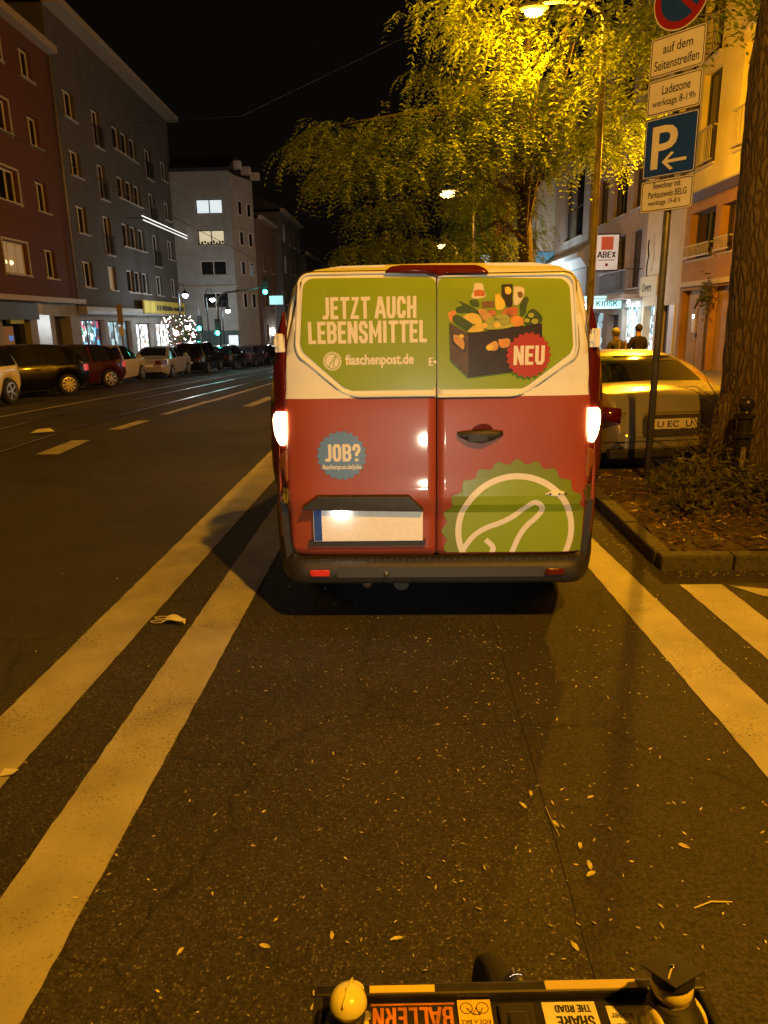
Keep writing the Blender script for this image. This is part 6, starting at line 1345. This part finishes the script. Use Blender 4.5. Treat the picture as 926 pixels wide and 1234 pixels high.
b.tube([(-.069,.078,ZB-.003),(-.060,.068,ZB-.003),(-.050,.067,ZB-.003),(-.045,.078,ZB-.003)],.0009,4); b.tube([(-.060,.068,ZB-.003),(-.055,.078,ZB-.003),(-.050,.067,ZB-.003)],.0009,4); b.build('bike_print',kb,s)
b=MB(); b.box(-.022,.030,-.02,.080,ZB-.006,ZB+.004); b.box(-.010,.018,.02,.062,ZB+.0042,ZB+.010); b.build('latch',M('latch_black',(.03,.028,.025),.35,coat=.3),CB,bevel=.003)
s=flat('sticker',.045,.125,.018,.086,ZB-.004,wt,CB); flat_caps('SHARE',.090,.053,.056,.019,ZB-.0032,kb,s); flat_caps('THE ROAD',.090,.074,.054,.012,ZB-.0032,kb,s)
s=flat('sticker',.140,.205,.010,.078,ZB-.004,wt,CB); flat_text('kölner',.160,.060,.032,.011,ZB-.0032,kb,s,.01); flat_text('radler',.160,.044,.03,.011,ZB-.0032,kb,s,.01)
b=MB(); n=24; b.add([(.192+.012*cos(2*pi*i/n),.052+.018*sin(2*pi*i/n),ZB-.0032) for i in range(n)]+[(.192+.008*cos(2*pi*i/n),.052+.011*sin(2*pi*i/n),ZB-.0032) for i in range(n)],[(i,(i+1)%n,n+(i+1)%n,n+i) for i in range(n)]); b.build('print_ring',gr_,s,fix=False)
for sx in (-.22,.22): MB().lathe([(.006,-.004),(.009,.0),(.006,.003),(.001,.004)],(sx,.07,ZB-.004),'z',10).build('screw',mt['steel'],CB)
# front wheel, fork, front light
WH=E('wheel',parent=CB,loc=(.040,.300,.255)); WH.rotation_euler=(0,0,R(4))
MB().lathe([(.200,-.02),(.225,-.026),(.245,-.02),(.252,0),(.245,.02),(.225,.026),(.200,.02)],(0,0,0),'x',48).build('tyre',mt['rubber'],WH,smooth=True)
b=MB(); b.lathe([(.19,-.012),(.2,-.014),(.2,.014),(.19,.012)],(0,0,0),'x',40,cap=False)
for q in range(20): a=2*pi*q/20; b.tube([(.012*(-1)**q,.02*cos(a),.02*sin(a)),(0,.195*cos(a),.195*sin(a))],.0012,4)
b.build('rim',mt['steel'],WH)
b=MB(); pts=[(.040,.300+.285*cos(t),.255+.285*sin(t)) for t in [R(165-i*8) for i in range(8)]]
for i in range(len(pts)-1):
    p,q=pts[i],pts[i+1]; b.add([(p[0]-.033,p[1],p[2]-.012),(p[0],p[1],p[2]+.006),(p[0]+.033,p[1],p[2]-.012),(q[0]-.033,q[1],q[2]-.012),(q[0],q[1],q[2]+.006),(q[0]+.033,q[1],q[2]-.012)],[(0,1,4,3),(1,2,5,4)])
b.build('mudguard',bk,CB,smooth=True)
b=MB(); b.tube([(-.010,.300,.255),(-.010,.27,.50),(.040,.25,.62)],.013,8); b.tube([(.09,.300,.255),(.09,.27,.50),(.040,.25,.62)],.013,8); b.build('fork',bk,CB,smooth=True)
fl_=MB().lathe([(.008,-.03),(.016,-.025),(.020,.02),(.019,.035),(.001,.036)],(.035,.175,.645),'y',18).build('front_light',bk,CB,smooth=True)
lamp('SPOT',(.035,.225,.650),105,(1,.90,.66),CB,.02,R(66),(R(90+16),0,0))
MB().lathe([(.001,.0365),(.017,.0365),(.017,.0375),(.001,.0375)],(.035,.175,.645),'y',16).build('lens',M('bike_lens',(1,1,1),.3,emit=(1,.92,.75),es=2),fl_)
MB().lathe([(.010,-.002),(.016,-.004),(.016,-.002),(.010,0)],(.035,.142,.655),'y',14).build('light_ring',mt['steel'],fl_)
for sx in (-.012,.068): MB().box(sx,sx+.014,.160,.178,.63,.658).build('cable_tie',M('tie_lime',(.55,.80,.05),.5),fl_,bevel=.003)
# rubber ducks riding on the box
def duck(label,loc,rz,sc,gear):
    D=E('rubber_duck',label,'rubber duck',loc,rz); D.scale=(sc,sc,sc); yel=M('duck_yellow',(.84,.74,.22),.35,coat=.3); orr=M('duck_beak',(.85,.22,.03),.4)
    body=bpy.data.meshes.new('body'); b=MB(); b.ball((0,0,.36),(.42,.52,.36),24); b.ball((0,.12,.92),(.36,.36,.34),24); 
    b.prism([(-.62,.62),(-.40,.30),(-.20,.56)],'x',-.12,.12)
    o=b.build('body',yel,D,smooth=True)
    md=o.modifiers.new('blend','REMESH'); md.mode='VOXEL'; md.voxel_size=.045; md.use_smooth_shade=True; m2=o.modifiers.new('soft','SMOOTH'); m2.iterations=8; m2.factor=.6
    b=MB(); b.ball((0,.50,.84),(.16,.20,.055),16); b.ball((0,.46,.79),(.12,.16,.04),14); b.build('beak',orr,D,smooth=True)
    for sg in (-1,1):
        MB().ball((sg*.15,.42,1.00),(.055,.04,.07),12).build('eye',mt['sblack'],D,smooth=True); MB().ball((sg*.40,-.05,.42),(.08,.30,.20),14).build('wing',yel,D,smooth=True)
    return D,yel
D1,yel=duck('yellow rubber duck with yellow hard hat at the left end of the box',(-.09,.800,.752),R(-12),.064,'hat')
b=MB(); prof=[(.42,.98),(.415,1.05),(.385,1.18),(.30,1.30),(.17,1.37),(.001,1.39)]; b.lathe(prof,(0,.10,0),'z',28); hh=b.build('hard_hat',M('hat_yellow',(.84,.80,.30),.3,coat=.4),D1,smooth=True)
b=MB(); b.ball((0,.44,1.04),(.27,.22,.05),18); b.ball((0,.10,1.39),(.06,.06,.04),10); b.ball((0,.10,1.30),(.05,.40,.11),16); b.build('hat_peak',M('hat_yellow_rib',(.84,.80,.30),.3,coat=.4),hh,smooth=True)
b=MB(); b.lathe([(.30,.58),(.365,.60),(.375,.68),(.33,.74)],(0,.06,0),'z',28); b.build('collar',M('collar_black',(.02,.02,.022),.6),D1,smooth=True)
b=MB(); b.ball((-.24,.0,.40),(.30,.50,.34),18); b.build('vest',M('vest_navy',(.02,.03,.06),.7),D1,smooth=True)
D2,yel=duck('yellow rubber duck with black graduation cap and gown on the box',(.375,.822,.752),R(18),.082,'cap')
ck=M('gown_black',(.015,.014,.014),.65); b=MB(); b.ball((0,-.02,.40),(.46,.54,.36),22); g_=b.build('gown',ck,D2,smooth=True)
b=MB(); b.lathe([(.34,.60),(.385,.62),(.38,.70),(.30,.72)],(0,.08,0),'z',24); b.build('gown_collar',ck,D2,smooth=True)
b=MB(); b.box(-.055,-.015,.30,.56,.42,.70); b.box(.015,.055,.30,.56,.42,.70); b.build('stole',yt,D2)
cpo=E('graduation_cap',parent=D2,loc=(0,.13,1.16)); cpo.rotation_euler=(R(-14),R(4),R(12))
MB().lathe([(.36,-.10),(.34,.06),(.001,.07)],(0,0,0),'z',24).build('cap_band',ck,cpo); MB().box(-.37,.37,-.37,.37,.07,.10).build('cap_board',ck,cpo,bevel=.01)
b=MB(); b.tube([(0,0,.105),(-.10,-.05,.115),(-.22,-.12,.115),(-.30,-.17,.112)],.018,8); b.build('tassel',M('tassel_pale',(.60,.52,.36),.7),cpo); MB().ball((0,0,.115),(.06,.06,.035),12).build('button',mt['chrome'],cpo,smooth=True)
